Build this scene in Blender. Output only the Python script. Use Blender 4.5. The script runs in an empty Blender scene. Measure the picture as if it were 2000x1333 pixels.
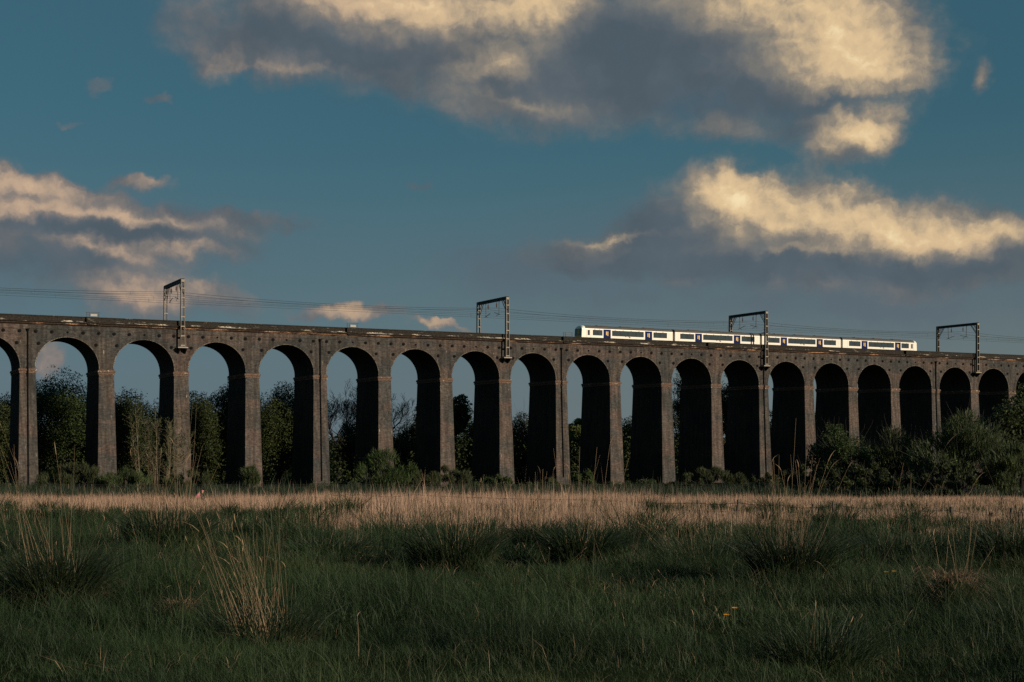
import bpy, math, random
import numpy as np
from mathutils import Vector, Matrix

SC = bpy.context.scene
COL = SC.collection
R = math.radians
F, HX, HY = 2600.0, 1000.0, 857.0        # focal length and horizon of the 2000 px wide view


def at(px, py, Y):
    """point at distance Y seen along a line of sight of the photograph"""
    return Vector(((px - HX) * Y / F, Y, (HY - py) * Y / F))


rng = np.random.default_rng(7)
random.seed(7)

# ------------------------------------------------------------------ camera
cam = bpy.data.cameras.new("camera")
cam.sensor_width = 36.0
cam.lens = F / 2000.0 * 36.0
cam.shift_y = (HY - 666.5) / 2000.0
cam.clip_start, cam.clip_end = 0.1, 6000.0
cam_ob = bpy.data.objects.new("camera", cam)
COL.objects.link(cam_ob)
cam_ob.rotation_euler = (R(90), 0, 0)
SC.camera = cam_ob

# ------------------------------------------------------------------ sun and view
SUN_EL = R(17.0)
SUN_DIR = Vector((1.926, -1.534, 0)).normalized() * math.cos(SUN_EL) + Vector((0, 0, math.sin(SUN_EL)))
sun = bpy.data.lights.new("sun", 'SUN')
sun.energy = 4.4
sun.angle = R(0.5)
sun.color = (1.0, 0.84, 0.63)
sun_ob = bpy.data.objects.new("sun", sun)
COL.objects.link(sun_ob)
sun_ob.rotation_euler = (-SUN_DIR).to_track_quat('-Z', 'Y').to_euler()
SC.view_settings.view_transform = 'Standard'
SC.view_settings.look = 'None'
SC.view_settings.exposure = 0.0
SC.view_settings.gamma = 1.0
SC.cycles.use_denoising = False
SC.cycles.max_bounces = 5
SC.cycles.diffuse_bounces = 1
SC.cycles.transmission_bounces = 2
SC.cycles.sample_clamp_indirect = 4.0


# ------------------------------------------------------------------ node helper
class NT:
    def __init__(self, tree):
        self.t = tree
        self.n = tree.nodes
        self.l = tree.links

    def put(self, sock, v):
        if isinstance(v, bpy.types.NodeSocket):
            self.l.new(v, sock)
        elif v is not None:
            sock.default_value = v

    def node(self, kind, **kw):
        n = self.n.new(kind)
        for k, v in kw.items():
            setattr(n, k, v)
        return n

    def m(self, op, a, b=None, c=None, clamp=False):
        n = self.node('ShaderNodeMath', operation=op, use_clamp=clamp)
        for i, v in enumerate((a, b, c)):
            if v is not None:
                self.put(n.inputs[i], v)
        return n.outputs[0]

    def vm(self, op, a, b=None, scale=None):
        n = self.node('ShaderNodeVectorMath', operation=op)
        self.put(n.inputs[0], a)
        if b is not None:
            self.put(n.inputs[1], b)
        if scale is not None:
            self.put(n.inputs['Scale'], scale)
        return n.outputs['Value'] if op in ('LENGTH', 'DOT_PRODUCT', 'DISTANCE') else n.outputs[0]

    def noise(self, vec, scale, detail=4.0, rough=0.55, dim='3D', dist=0.0, color=False):
        n = self.node('ShaderNodeTexNoise', noise_dimensions=dim)
        self.put(n.inputs['Vector'], vec)
        self.put(n.inputs['Scale'], scale)
        n.inputs['Detail'].default_value = detail
        n.inputs['Roughness'].default_value = rough
        n.inputs['Distortion'].default_value = dist
        return n.outputs['Color'] if color else n.outputs['Fac']

    def mix(self, fac, a, b, blend='MIX'):
        n = self.node('ShaderNodeMix', data_type='RGBA', blend_type=blend)
        n.clamp_factor = True
        self.put(n.inputs[0], fac)
        self.put(n.inputs[6], a if isinstance(a, bpy.types.NodeSocket) else (*a[:3], 1.0))
        self.put(n.inputs[7], b if isinstance(b, bpy.types.NodeSocket) else (*b[:3], 1.0))
        return n.outputs[2]

    def ss(self, v, lo, hi, a=0.0, b=1.0):
        n = self.node('ShaderNodeMapRange', interpolation_type='SMOOTHSTEP')
        self.put(n.inputs[0], v)
        for i, x in enumerate((lo, hi, a, b)):
            self.put(n.inputs[i + 1], x)
        return n.outputs[0]

    def comb(self, x, y, z=0.0):
        n = self.node('ShaderNodeCombineXYZ')
        for i, v in enumerate((x, y, z)):
            self.put(n.inputs[i], v)
        return n.outputs[0]

    def mapping(self, v, loc=(0, 0, 0), rot=(0, 0, 0), scale=(1, 1, 1), kind='POINT'):
        n = self.node('ShaderNodeMapping', vector_type=kind)
        self.put(n.inputs['Vector'], v)
        n.inputs['Location'].default_value = loc
        n.inputs['Rotation'].default_value = rot
        n.inputs['Scale'].default_value = scale
        return n.outputs[0]


def srgb(r, g, b):
    f = lambda c: c / 12.92 if c <= 0.04045 else ((c + 0.055) / 1.055) ** 2.4
    return (f(r / 255), f(g / 255), f(b / 255))


# ------------------------------------------------------------------ sky: Nishita air with a field of evening clouds
world = bpy.data.worlds.new("World")
SC.world = world
world.use_nodes = True
world.cycles.sampling_method = 'MANUAL'
world.cycles.sample_map_resolution = 512
W = NT(world.node_tree)
W.n.clear()
SKY_STRENGTH = 0.1
sky = W.node('ShaderNodeTexSky', sky_type='NISHITA')
sky.sun_disc = False
sky.sun_elevation = SUN_EL
sky.sun_rotation = math.atan2(SUN_DIR.x, SUN_DIR.y)
sky.air_density, sky.dust_density, sky.ozone_density = 1.0, 0.6, 2.0
gen = W.node('ShaderNodeTexCoord').outputs['Generated']
sep = W.node('ShaderNodeSeparateXYZ')
W.l.new(gen, sep.inputs[0])
az = W.m('ARCTAN2', sep.outputs[0], sep.outputs[1])
el = W.m('ARCSINE', W.m('MINIMUM', W.m('MAXIMUM', sep.outputs[2], -1.0), 1.0))
P0 = W.comb(W.m('MULTIPLY', az, 10.0), W.m('MULTIPLY', el, 10.0))      # sky map, tenths of a radian


def skypos(px, py):
    u = px - HX
    return (10 * math.atan(u / F), 10 * math.atan((HY - py) / math.hypot(F, u)))


def K(px):
    return px / 260.0


warpn = W.noise(P0, 1.3, 5.0, 0.55, '2D', color=True)
warp = W.vm('SCALE', W.vm('SUBTRACT', warpn, (0.5, 0.5, 0.5)), scale=0.30)
warp2 = W.vm('SCALE', W.vm('SUBTRACT', W.noise(P0, 5.0, 6.0, 0.6, '2D', color=True), (0.5, 0.5, 0.5)), scale=0.16)
P1 = W.vm('ADD', W.vm('ADD', P0, warp), warp2)
SQ = (1.0, 1.22, 1.0)
N1 = W.noise(W.mapping(P0, scale=SQ, loc=(3.1, 1.7, 0)), 2.0, 7.0, 0.52, '2D', 0.1)
NL = W.noise(W.mapping(P1, scale=SQ), 1.9, 4.0, 0.5, '2D')


def puffs(off):
    n = W.node('ShaderNodeTexVoronoi', voronoi_dimensions='2D', feature='SMOOTH_F1')
    v = W.vm('ADD', W.vm('ADD', P0, warp2), (off[0], off[1], 0))
    W.l.new(W.mapping(v, scale=SQ), n.inputs['Vector'])
    n.inputs['Scale'].default_value = 3.8
    n.inputs['Detail'].default_value = 3.0
    n.inputs['Roughness'].default_value = 0.55
    n.inputs['Lacunarity'].default_value = 2.3
    n.inputs['Smoothness'].default_value = 0.6
    return n.outputs['Distance']


N3 = W.noise(W.mapping(P0, scale=SQ), 9.0, 6.0, 0.6, '2D')
V1, V2 = puffs((0, 0)), puffs((0.035, 0.045))
N2 = W.noise(W.mapping(P0, scale=SQ, loc=(3.1 + 0.07, 1.7 + 0.09, 0)), 2.0, 5.0, 0.48, '2D', 0.1)
emb = W.m('ADD', W.m('MULTIPLY', W.m('SUBTRACT', V2, V1), 0.75), W.m('MULTIPLY', W.m('SUBTRACT', N1, N2), 1.5))   # slope of the puffs towards the light


def blob(px, py, rx, ry, rot=0.0, w=1.0, vec=None, power=1.0):
    """soft elliptical patch of sky"""
    c = skypos(px, py)
    v = W.mapping(vec or P1, loc=(c[0], c[1], 0), rot=(0, 0, R(rot)), scale=(K(rx), K(ry), 1), kind='TEXTURE')
    d2 = W.vm('DOT_PRODUCT', v, v)
    return W.m('MULTIPLY', W.m('EXPONENT', W.m('MULTIPLY', d2, -power)), w)


def total(items, prev=None):
    out = None
    for b in items:
        v = P1
        if prev is not None:                                               # keeps the patches evaluated one after another
            n = W.node('ShaderNodeVectorMath', operation='MULTIPLY_ADD')
            W.l.new(prev, n.inputs[0])
            n.inputs[1].default_value = (1e-12, 1e-12, 1e-12)
            W.l.new(P1, n.inputs[2])
            v = n.outputs[0]
        s = blob(*b, vec=v)
        out = s if out is None else W.m('ADD', out, s)
        prev = out
    return out


# cumulus bodies: (px, py, half width, half height, tilt, weight)
DENS = [
    # large cloud along the top
    (760, 5, 330, 100, 0, 1.0), (540, 90, 150, 65, -12, 0.75), (800, 110, 250, 75, -8, 0.8),
    (1080, 60, 330, 150, -8, 0.9), (1330, 120, 330, 95, -3, 0.9), (1580, 60, 210, 120, 0, 1.0),
    (1690, 140, 110, 60, 20, 0.9), (1000, 170, 150, 45, -12, 0.6), (640, 125, 120, 26, 0, 0.4),
    # torn pieces under it
    (1668, 272, 84, 34, 12, 1.1), (1550, 262, 110, 20, 0, 0.45), (1400, 248, 55, 20, 8, 0.62),
    (1918, 160, 17, 24, 0, 0.75), (1640, 318, 46, 10, 0, 0.4),
    # long cumulus on the right
    (1430, 395, 95, 50, 0, 1.2), (1640, 428, 230, 62, -7, 1.2), (1880, 462, 190, 46, -5, 1.1), (1320, 430, 90, 52, 0, 0.9),
    (1500, 510, 340, 50, -2, 0.9), (1230, 500, 140, 36, -3, 0.75), (1210, 462, 95, 18, 4, 0.6), (1850, 530, 260, 46, 0, 0.7),
    (1090, 505, 70, 22, 0, 0.45),
    # banked clouds on the left
    (40, 378, 140, 40, -8, 1.05), (150, 415, 190, 40, -6, 0.95), (330, 436, 230, 24, 2, 0.8), (60, 480, 240, 50, 0, 0.95),
    (360, 478, 130, 30, -5, 0.9), (285, 357, 60, 15, 0, 0.6), (520, 430, 60, 10, -3, 0.45),
    (280, 572, 160, 42, -4, 0.85), (420, 592, 100, 20, -6, 0.6),
    (690, 618, 75, 20, 0, 1.0), (610, 622, 36, 9, 0, 0.5), (850, 637, 50, 11, -5, 0.75), (930, 645, 40, 7, 0, 0.5),
    # faint wisps
    (200, 165, 30, 18, 10, 0.5), (300, 207, 28, 11, 0, 0.55), (140, 235, 30, 8, 0, 0.42), (345, 60, 50, 34, 40, 0.4),
    (815, 376, 32, 9, 6, 0.5), (95, 700, 26, 36, 0, 0.62), (400, 130, 50, 40, 20, 0.5),
]
# where the evening sun reaches (positive) and where cloud lies in the shade of cloud (negative)
LIT = [
    (800, 0, 230, 44, -4, 1.15), (1060, 0, 80, 56, 0, 0.7), (1660, 95, 120, 95, 0, 1.1), (1470, 0, 150, 60, 0, 0.75), (1730, 150, 80, 36, 15, 0.35),
    (960, 125, 80, 30, 12, 0.55), (430, 120, 50, 36, 0, 0.4), (1010, 195, 100, 12, -10, 0.3), (560, 140, 120, 10, 0, 0.35),
    (1230, 110, 190, 90, 0, -0.42), (650, 95, 190, 30, -8, -0.4), (1420, 190, 150, 30, 0, -0.6), (1000, 175, 180, 20, 0, -0.15),
    (1672, 266, 70, 28, 10, 1.05), (1560, 262, 40, 20, 0, -0.3), (1400, 250, 60, 26, 0, 0.12), (1620, 215, 90, 14, 0, -0.5), (1918, 160, 20, 28, 0, 0.3),
    (1610, 415, 210, 52, -7, 1.0), (1420, 380, 60, 40, 0, 0.85), (1870, 465, 150, 30, -4, 0.75), (1740, 450, 60, 40, 0, 0.3),
    (1300, 440, 75, 55, 0, -0.6), (1400, 520, 330, 24, 0, -0.5), (1800, 530, 200, 20, 0, -0.4), (1220, 458, 95, 9, 4, 0.6),
    (1560, 492, 70, 10, 0, 0.5), (60, 368, 150, 28, -6, 1.0), (220, 428, 200, 13, -3, 0.8), (20, 420, 60, 14, 0, 0.5), (350, 488, 80, 14, 0, 0.7), (190, 490, 100, 13, -8, 0.7),
    (60, 518, 180, 20, 0, -0.4), (130, 454, 150, 9, -4, -0.35), (320, 462, 120, 8, -6, -0.25),
    (280, 562, 140, 32, 0, 0.65), (690, 616, 66, 18, 0, 0.95), (850, 634, 56, 11, 0, 0.7), (95, 700, 40, 40, 0, 0.5),
    (285, 355, 60, 15, 0, 0.4),
]
# thin grey sheets below the cumulus
VEIL = [
    (1480, 555, 470, 70, -2, 0.85), (1150, 525, 230, 60, 0, 0.9), (1830, 580, 320, 60, 0, 0.65), (80, 500, 330, 90, 0, 0.85),
    (1150, 130, 340, 80, 0, 0.7), (1520, 215, 170, 24, 0, 0.5), (1290, 450, 130, 50, 0, 0.6), (600, 90, 210, 60, -6, 0.55), (200, 440, 300, 40, 0, 0.4),
]
dens = total(DENS)
lit_raw = total(LIT, dens)
veil = total(VEIL, lit_raw)
# the rest of the sky, outside this view, keeps a loose field of the same clouds
wide = W.noise(W.mapping(P0, scale=(0.35, 0.8, 1.0)), 0.9, 6.0, 0.55, '2D')
outside = W.m('MAXIMUM', W.ss(W.m('ABSOLUTE', az), 0.42, 0.62), W.ss(el, 0.36, 0.5))
dens = W.m('ADD', dens, W.m('MULTIPLY', outside, W.ss(wide, 0.5, 0.75, 0.0, 0.8)))
edge = W.m('ADD', W.m('MULTIPLY', W.m('SUBTRACT', N1, 0.5), 1.25), W.m('MULTIPLY', W.m('SUBTRACT', 0.42, V1), 0.30))
edge = W.m('ADD', edge, W.m('MULTIPLY', W.m('SUBTRACT', N3, 0.5), 0.28))
field = W.m('ADD', W.m('MULTIPLY', W.m('SUBTRACT', 1.0, W.m('EXPONENT', W.m('MULTIPLY', dens, -1.9))), 1.75), edge)
# crisp sunlit heads, ragged soft bases
crisp = W.ss(lit_raw, 0.0, 0.7, 1.6, 0.68)
alpha = W.ss(field, 0.28, crisp)
alpha = W.m('MULTIPLY', alpha, W.ss(dens, 0.04, 0.36))
light = W.m('ADD', W.m('MULTIPLY', lit_raw, 0.82), 0.05)
light = W.m('ADD', light, W.m('MULTIPLY', W.m('MULTIPLY', emb, 0.40), W.ss(lit_raw, -0.2, 0.6, 0.25, 1.0)))
light = W.m('ADD', light, W.m('MULTIPLY', W.m('SUBTRACT', NL, 0.5), 0.55))
light = W.m('ADD', light, W.m('MULTIPLY', W.m('SUBTRACT', N1, 0.5), 0.10))
light = W.m('ADD', light, W.m('MULTIPLY', outside, 0.1))
# thin margins let the light through
light = W.m('ADD', light, W.m('MULTIPLY', W.m('SUBTRACT', 1.0, W.ss(field, 0.2, 1.0)), 0.07))
light = W.m('ADD', light, W.m('MULTIPLY', W.m('SUBTRACT', N3, 0.5), 0.05))
light = W.m('MINIMUM', W.m('MAXIMUM', light, -0.3), 1.4)
low = W.ss(el, 0.03, 0.17)                                                 # clouds near the ground are seen through more air
leftness = W.ss(az, -0.30, 0.08)
warm = W.mix(leftness, srgb(196, 168, 142), srgb(226, 196, 152))
warm = W.mix(low, srgb(184, 154, 130), warm)
shade = W.mix(low, srgb(92, 105, 114), srgb(82, 96, 107))
tone = W.ss(light, -0.34, 1.42)
half = W.mix(0.42, shade, warm)
glow = W.mix(leftness, srgb(222, 190, 156), srgb(248, 226, 180))
ccol = W.mix(W.ss(tone, -0.05, 0.6), W.mix(W.ss(NL, 0.3, 0.7), W.vm('SCALE', shade, scale=0.86), shade), half)
ccol = W.mix(W.ss(tone, 0.35, 0.88), ccol, warm)
ccol = W.mix(W.m('MULTIPLY', W.ss(tone, 0.80, 1.0), low), ccol, glow)
inv = 1.0 / SKY_STRENGTH
ccol = W.vm('SCALE', ccol, scale=inv)
vcol = W.vm('SCALE', shade, scale=inv * 1.06)
valpha = W.m('MULTIPLY', W.m('MINIMUM', veil, 0.85), W.ss(NL, 0.25, 0.62, 0.55, 1.0))

# clear air: the Nishita colour, thickened towards the ground and held to a deep evening teal
air = W.mix(1.0, sky.outputs[0], (0.24, 0.37, 0.345), 'MULTIPLY')
air = W.mix(0.55, air, W.vm('SCALE', W.mix(0.0, srgb(58, 102, 119), srgb(58, 102, 119)), scale=inv))
hz = W.ss(el, -0.01, 0.25)
haze_c = W.vm('SCALE', W.mix(W.ss(az, -0.35, 0.35), srgb(98, 114, 125), srgb(112, 119, 120)), scale=inv)
air = W.mix(W.m('MULTIPLY', W.m('SUBTRACT', 1.0, hz), 0.85), air, haze_c)
air = W.mix(valpha, air, vcol)
final = W.mix(W.m('MULTIPLY', alpha, 0.97), air, ccol)
bg = W.node('ShaderNodeBackground')
W.l.new(final, bg.inputs[0])
bg.inputs[1].default_value = SKY_STRENGTH
wo = W.node('ShaderNodeOutputWorld')
W.l.new(bg.outputs[0], wo.inputs[0])


# ------------------------------------------------------------------ mesh helpers
class MB:
    """collects faces and links them as one mesh object"""

    def __init__(self):
        self.v, self.f, self.mi = [], [], []

    def add(self, verts, faces, mi=0):
        o = len(self.v)
        self.v.extend([tuple(p) for p in verts])
        for f in faces:
            self.f.append(tuple(i + o for i in f))
            self.mi.append(mi)

    def box(self, x0, x1, y0, y1, z0, z1, mi=0):
        self.add([(x0, y0, z0), (x1, y0, z0), (x1, y1, z0), (x0, y1, z0), (x0, y0, z1), (x1, y0, z1), (x1, y1, z1), (x0, y1, z1)],
                 [(0, 3, 2, 1), (4, 5, 6, 7), (0, 1, 5, 4), (1, 2, 6, 5), (2, 3, 7, 6), (3, 0, 4, 7)], mi)

    def bar(self, a, b, w, h=None, up=(0, 0, 1), mi=0):
        """square bar from a to b"""
        a, b = Vector(a), Vector(b)
        h = w if h is None else h
        d = (b - a).normalized()
        u = Vector(up)
        if abs(d.dot(u)) > 0.97:
            u = Vector((1, 0, 0))
        s = d.cross(u).normalized()
        u = s.cross(d).normalized()
        vs = [p + s * (sx * w / 2) + u * (sz * h / 2) for p in (a, b) for sx, sz in ((-1, -1), (1, -1), (1, 1), (-1, 1))]
        self.add(vs, [(0, 1, 2, 3), (7, 6, 5, 4), (0, 4, 5, 1), (1, 5, 6, 2), (2, 6, 7, 3), (3, 7, 4, 0)], mi)

    def tube(self, pts, rad, n=6, mi=0, cap=True):
        pts = [Vector(p) for p in pts]
        if not hasattr(rad, '__len__'):
            rad = [rad] * len(pts)
        vs, fs = [], []
        for i, p in enumerate(pts):
            d = (pts[min(i + 1, len(pts) - 1)] - pts[max(i - 1, 0)])
            d = d.normalized() if d.length > 1e-9 else Vector((0, 0, 1))
            u = Vector((0, 0, 1)) if abs(d.z) < 0.9 else Vector((1, 0, 0))
            s = d.cross(u).normalized()
            t = s.cross(d)
            for k in range(n):
                a = 2 * math.pi * k / n
                vs.append(p + (s * math.cos(a) + t * math.sin(a)) * rad[i])
        for i in range(len(pts) - 1):
            for k in range(n):
                fs.append((i * n + k, i * n + (k + 1) % n, (i + 1) * n + (k + 1) % n, (i + 1) * n + k))
        if cap:
            fs.append(tuple(range(n - 1, -1, -1)))
            fs.append(tuple(range((len(pts) - 1) * n, len(pts) * n)))
        self.add(vs, fs, mi)

    def sweep(self, prof, x0, x1, mi=0, close=True, cap=True):
        """profile of (y, z) carried along x"""
        n = len(prof)
        vs = [(x0, y, z) for y, z in prof] + [(x1, y, z) for y, z in prof]
        fs = [(i, (i + 1) % n, n + (i + 1) % n, n + i) for i in range(n if close else n - 1)]
        if cap and close:
            fs += [tuple(range(n - 1, -1, -1)), tuple(range(n, 2 * n))]
        self.add(vs, fs, mi)

    def build(self, name, mats, parent=None, smooth=False):
        me = bpy.data.meshes.new(name)
        me.from_pydata(self.v, [], self.f)
        for m in (mats if isinstance(mats, (list, tuple)) else [mats]):
            me.materials.append(m)
        me.polygons.foreach_set('material_index', self.mi)
        if smooth:
            me.polygons.foreach_set('use_smooth', [True] * len(self.f))
        me.update()
        return link(name, me, parent)


def link(name, data, parent=None):
    o = bpy.data.objects.new(name, data)
    COL.objects.link(o)
    if parent is not None:
        o.parent = parent
    return o


def tag(o, label=None, cat=None, group=None, kind=None):
    for k, v in (('label', label), ('category', cat), ('group', group), ('kind', kind)):
        if v:
            o[k] = v
    return o


def empty(name, loc, rz=0.0):
    o = bpy.data.objects.new(name, None)
    COL.objects.link(o)
    o.location = loc
    o.rotation_euler = (0, 0, rz)
    return o


def mesh_np(name, verts, sizes, idx, mats, parent=None, mi=None, attr=None, smooth=False):
    """large mesh straight from arrays: sizes = corners of each face, idx = corner vertices"""
    me = bpy.data.meshes.new(name)
    verts = np.asarray(verts, np.float32)
    idx = np.asarray(idx, np.int32).ravel()
    sizes = np.asarray(sizes, np.int32)
    me.vertices.add(len(verts))
    me.vertices.foreach_set('co', verts.ravel())
    me.loops.add(len(idx))
    me.loops.foreach_set('vertex_index', idx)
    me.polygons.add(len(sizes))
    st = np.zeros(len(sizes), np.int32)
    st[1:] = np.cumsum(sizes)[:-1]
    me.polygons.foreach_set('loop_start', st)
    for m in (mats if isinstance(mats, (list, tuple)) else [mats]):
        me.materials.append(m)
    if mi is not None:
        me.polygons.foreach_set('material_index', np.asarray(mi, np.int32))
    if smooth:
        me.polygons.foreach_set('use_smooth', np.ones(len(sizes), bool))
    if attr is not None:
        for k, a in attr.items():
            at_ = me.attributes.new(k, 'FLOAT', 'POINT')
            at_.data.foreach_set('value', np.asarray(a, np.float32))
    me.update(calc_edges=True)
    me.validate()
    return link(name, me, parent)


# ------------------------------------------------------------------ materials
def material(name):
    m = bpy.data.materials.new(name)
    m.use_nodes = True
    t = NT(m.node_tree)
    b = t.n['Principled BSDF']
    return m, t, b


def plain(name, col, rough=0.6, metal=0.0, vary=0.25, scale=3.0, spec=0.4):
    m, t, b = material(name)
    co = t.node('ShaderNodeTexCoord').outputs['Object']
    n = t.noise(co, scale, 5, 0.6)
    lo = tuple(c * (1 - vary) for c in col)
    hi = tuple(min(1, c * (1 + vary)) for c in col)
    t.put(b.inputs['Base Color'], t.mix(n, lo, hi))
    t.put(b.inputs['Roughness'], t.ss(n, 0.2, 0.8, rough * 0.85, min(1, rough * 1.15)))
    b.inputs['Metallic'].default_value = metal
    b.inputs['Specular IOR Level'].default_value = spec
    return m


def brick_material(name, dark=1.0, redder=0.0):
    m, t, b = material(name)
    tc = t.node('ShaderNodeTexCoord').outputs['Object']
    sp = t.node('ShaderNodeSeparateXYZ')
    t.l.new(tc, sp.inputs[0])
    x, y, z = sp.outputs
    flat = t.comb(t.m('ADD', x, y), z, 0.0)
    br = t.node('ShaderNodeTexBrick')
    t.l.new(flat, br.inputs['Vector'])
    br.inputs['Scale'].default_value = 1.0
    br.inputs['Brick Width'].default_value = 0.46
    br.inputs['Row Height'].default_value = 0.15
    br.inputs['Mortar Size'].default_value = 0.016
    br.inputs['Bias'].default_value = 0.0
    br.inputs['Color1'].default_value = (0, 0, 0, 1)
    br.inputs['Color2'].default_value = (1, 1, 1, 1)
    br.inputs['Mortar'].default_value = (0.5, 0.5, 0.5, 1)
    patch = t.noise(flat, 0.16, 4, 0.6, '2D')
    repair = t.noise(t.mapping(flat, scale=(0.35, 1.0, 1)), 0.28, 2, 0.5, '2D')
    grain = t.noise(flat, 2.6, 5, 0.75, '2D')
    streak = t.noise(t.mapping(flat, scale=(1.6, 0.16, 1)), 1.0, 5, 0.65, '2D')
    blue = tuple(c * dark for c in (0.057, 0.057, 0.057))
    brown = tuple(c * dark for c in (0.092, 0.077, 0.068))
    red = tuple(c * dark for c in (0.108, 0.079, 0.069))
    base = t.mix(t.ss(patch, 0.36, 0.62), blue, brown)
    base = t.mix(t.ss(repair, 0.56 - redder * 0.16, 0.66 - redder * 0.1, 0.0, 0.75), base, red)
    rowtone = t.m('ADD', t.m('MULTIPLY', br.outputs['Color'], 0.55), 0.72)
    base = t.mix(1.0, base, t.comb(rowtone, rowtone, rowtone), 'MULTIPLY')
    gt = t.ss(grain, 0.25, 0.75, 0.70, 1.32)
    base = t.mix(1.0, base, t.comb(gt, gt, gt), 'MULTIPLY')
    st = t.ss(streak, 0.35, 0.65, 0.62, 1.12)
    base = t.mix(1.0, base, t.comb(st, st, st), 'MULTIPLY')
    # lime weeping out of the joints
    lime = t.noise(t.mapping(flat, scale=(2.4, 0.5, 1), loc=(7, 3, 0)), 1.0, 6, 0.62, '2D')
    base = t.mix(t.ss(lime, 0.70, 0.77, 0.0, 0.8), base, (0.42, 0.38, 0.32))
    base = t.mix(t.m('MULTIPLY', br.outputs['Fac'], 0.35), base, (0.13, 0.115, 0.10))
    t.put(b.inputs['Base Color'], base)
    b.inputs['Roughness'].default_value = 0.85
    b.inputs['Specular IOR Level'].default_value = 0.05
    bump = t.node('ShaderNodeBump')
    bump.inputs['Strength'].default_value = 0.7
    bump.inputs['Distance'].default_value = 0.05
    t.l.new(t.m('ADD', grain, t.m('MULTIPLY', br.outputs['Fac'], -0.6)), bump.inputs['Height'])
    t.l.new(bump.outputs[0], b.inputs['Normal'])
    return m


def lime_material(name, base_col, lime_col, lo, hi, sc):
    """soot-dark masonry with flaking lime or lichen"""
    m, t, b = material(name)
    tc = t.node('ShaderNodeTexCoord').outputs['Object']
    sp = t.node('ShaderNodeSeparateXYZ')
    t.l.new(tc, sp.inputs[0])
    flat = t.comb(t.m('ADD', sp.outputs[0], t.m('MULTIPLY', sp.outputs[1], 0.7)), sp.outputs[2])
    n = t.noise(t.mapping(flat, scale=sc), 1.0, 6, 0.65, '2D')
    g = t.noise(flat, 4.0, 4, 0.7, '2D')
    c = t.mix(t.ss(g, 0.3, 0.7), tuple(x * 0.6 for x in base_col), tuple(x * 1.4 for x in base_col))
    t.put(b.inputs['Base Color'], t.mix(t.m('MULTIPLY', t.ss(n, lo, hi), t.ss(g, 0.3, 0.6)), c, lime_col))
    b.inputs['Roughness'].default_value = 0.9
    b.inputs['Specular IOR Level'].default_value = 0.1
    return m


def leaf_material(name, a, bcol, trans=0.35, rough=0.6, hl=None):
    m, t, b = material(name)
    geo = t.node('ShaderNodeNewGeometry')
    oi = t.node('ShaderNodeObjectInfo')
    co = t.node('ShaderNodeTexCoord').outputs['Object']
    n = t.noise(co, 0.55, 3, 0.6)
    f = t.m('ADD', t.m('MULTIPLY', geo.outputs['Random Per Island'], 0.6), t.m('MULTIPLY', t.ss(n, 0.3, 0.7), 0.4))
    c = t.mix(f, a, bcol)
    if hl:                                                                 # yellower patches of other grasses
        n2 = t.noise(co, 0.22, 4, 0.65)
        c = t.mix(t.m('MULTIPLY', t.ss(n2, 0.50, 0.68, 0.0, 0.75), t.m('POWER', geo.outputs['Random Per Island'], 1.3)), c, hl)
    v = t.m('ADD', 0.8, t.m('MULTIPLY', oi.outputs['Random'], 0.4))
    c = t.mix(1.0, c, t.comb(v, v, v), 'MULTIPLY')
    t.put(b.inputs['Base Color'], c)
    b.inputs['Roughness'].default_value = rough
    b.inputs['Specular IOR Level'].default_value = 0.25
    tr = t.node('ShaderNodeBsdfTranslucent')
    t.put(tr.inputs[0], c)
    mx = t.node('ShaderNodeMixShader')
    mx.inputs[0].default_value = trans
    t.l.new(b.outputs[0], mx.inputs[1])
    t.l.new(tr.outputs[0], mx.inputs[2])
    t.l.new(mx.outputs[0], t.n['Material Output'].inputs[0])
    return m


M = {}
M['brick'] = brick_material("viaduct brick")
M['pier'] = brick_material("pier brick", 1.08, 0.70)
M['ring'] = brick_material("arch ring brick", dark=0.9)
M['inside'] = brick_material("shade-darkened brick", dark=0.5)  # pier reveals and arch insides: shade put into a darker brick colour
M['arris'] = lime_material("limed arch edge", (0.10, 0.08, 0.065), (0.72, 0.64, 0.50), 0.36, 0.54, (1.0, 1.0, 1))
M['parapet'] = lime_material("parapet brick", (0.028, 0.025, 0.022), (0.20, 0.18, 0.14), 0.62, 0.72, (0.5, 2.5, 1))
M['weathering'] = lime_material("weathered ledge", (0.034, 0.029, 0.025), (0.66, 0.58, 0.46), 0.53, 0.63, (0.28, 1.5, 1))
M['cornice'] = lime_material("cornice brick", (0.045, 0.030, 0.023), (0.45, 0.25, 0.15), 0.52, 0.64, (0.22, 2.0, 1))
M['impost'] = lime_material("impost brick", (0.125, 0.083, 0.064), (0.5, 0.44, 0.36), 0.60, 0.70, (1.6, 1.6, 1))
M['iron'] = plain("dark iron", (0.008, 0.008, 0.009), 0.8, 0.0, 0.4, 2.0, spec=0.08)
M['rust'] = plain("rusted plate", (0.030, 0.022, 0.019), 0.8, 0.0, 0.5, 3.0)
M['steel'] = plain("painted mast steel", (0.16, 0.13, 0.10), 0.55, 0.0, 0.35, 2.0)
M['steel_dark'] = plain("dark mast steel", (0.030, 0.028, 0.027), 0.6, 0.0, 0.4, 2.0)
M['batten'] = plain("pale mast plates", (0.25, 0.21, 0.165), 0.6, 0.0, 0.4, 5.0)
M['slab'] = plain("concrete slab", (0.32, 0.28, 0.23), 0.8, 0.0, 0.35, 3.0)
M['copper'] = plain("overhead wire", (0.035, 0.036, 0.038), 0.5)
M['porcelain'] = plain("insulator", (0.09, 0.05, 0.04), 0.3)
M['ballast'] = plain("ballast", (0.14, 0.12, 0.10), 0.95, 0.0, 0.5, 6.0)
M['rail'] = plain("rail", (0.12, 0.07, 0.05), 0.5, 0.3, 0.3, 3.0)
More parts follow.
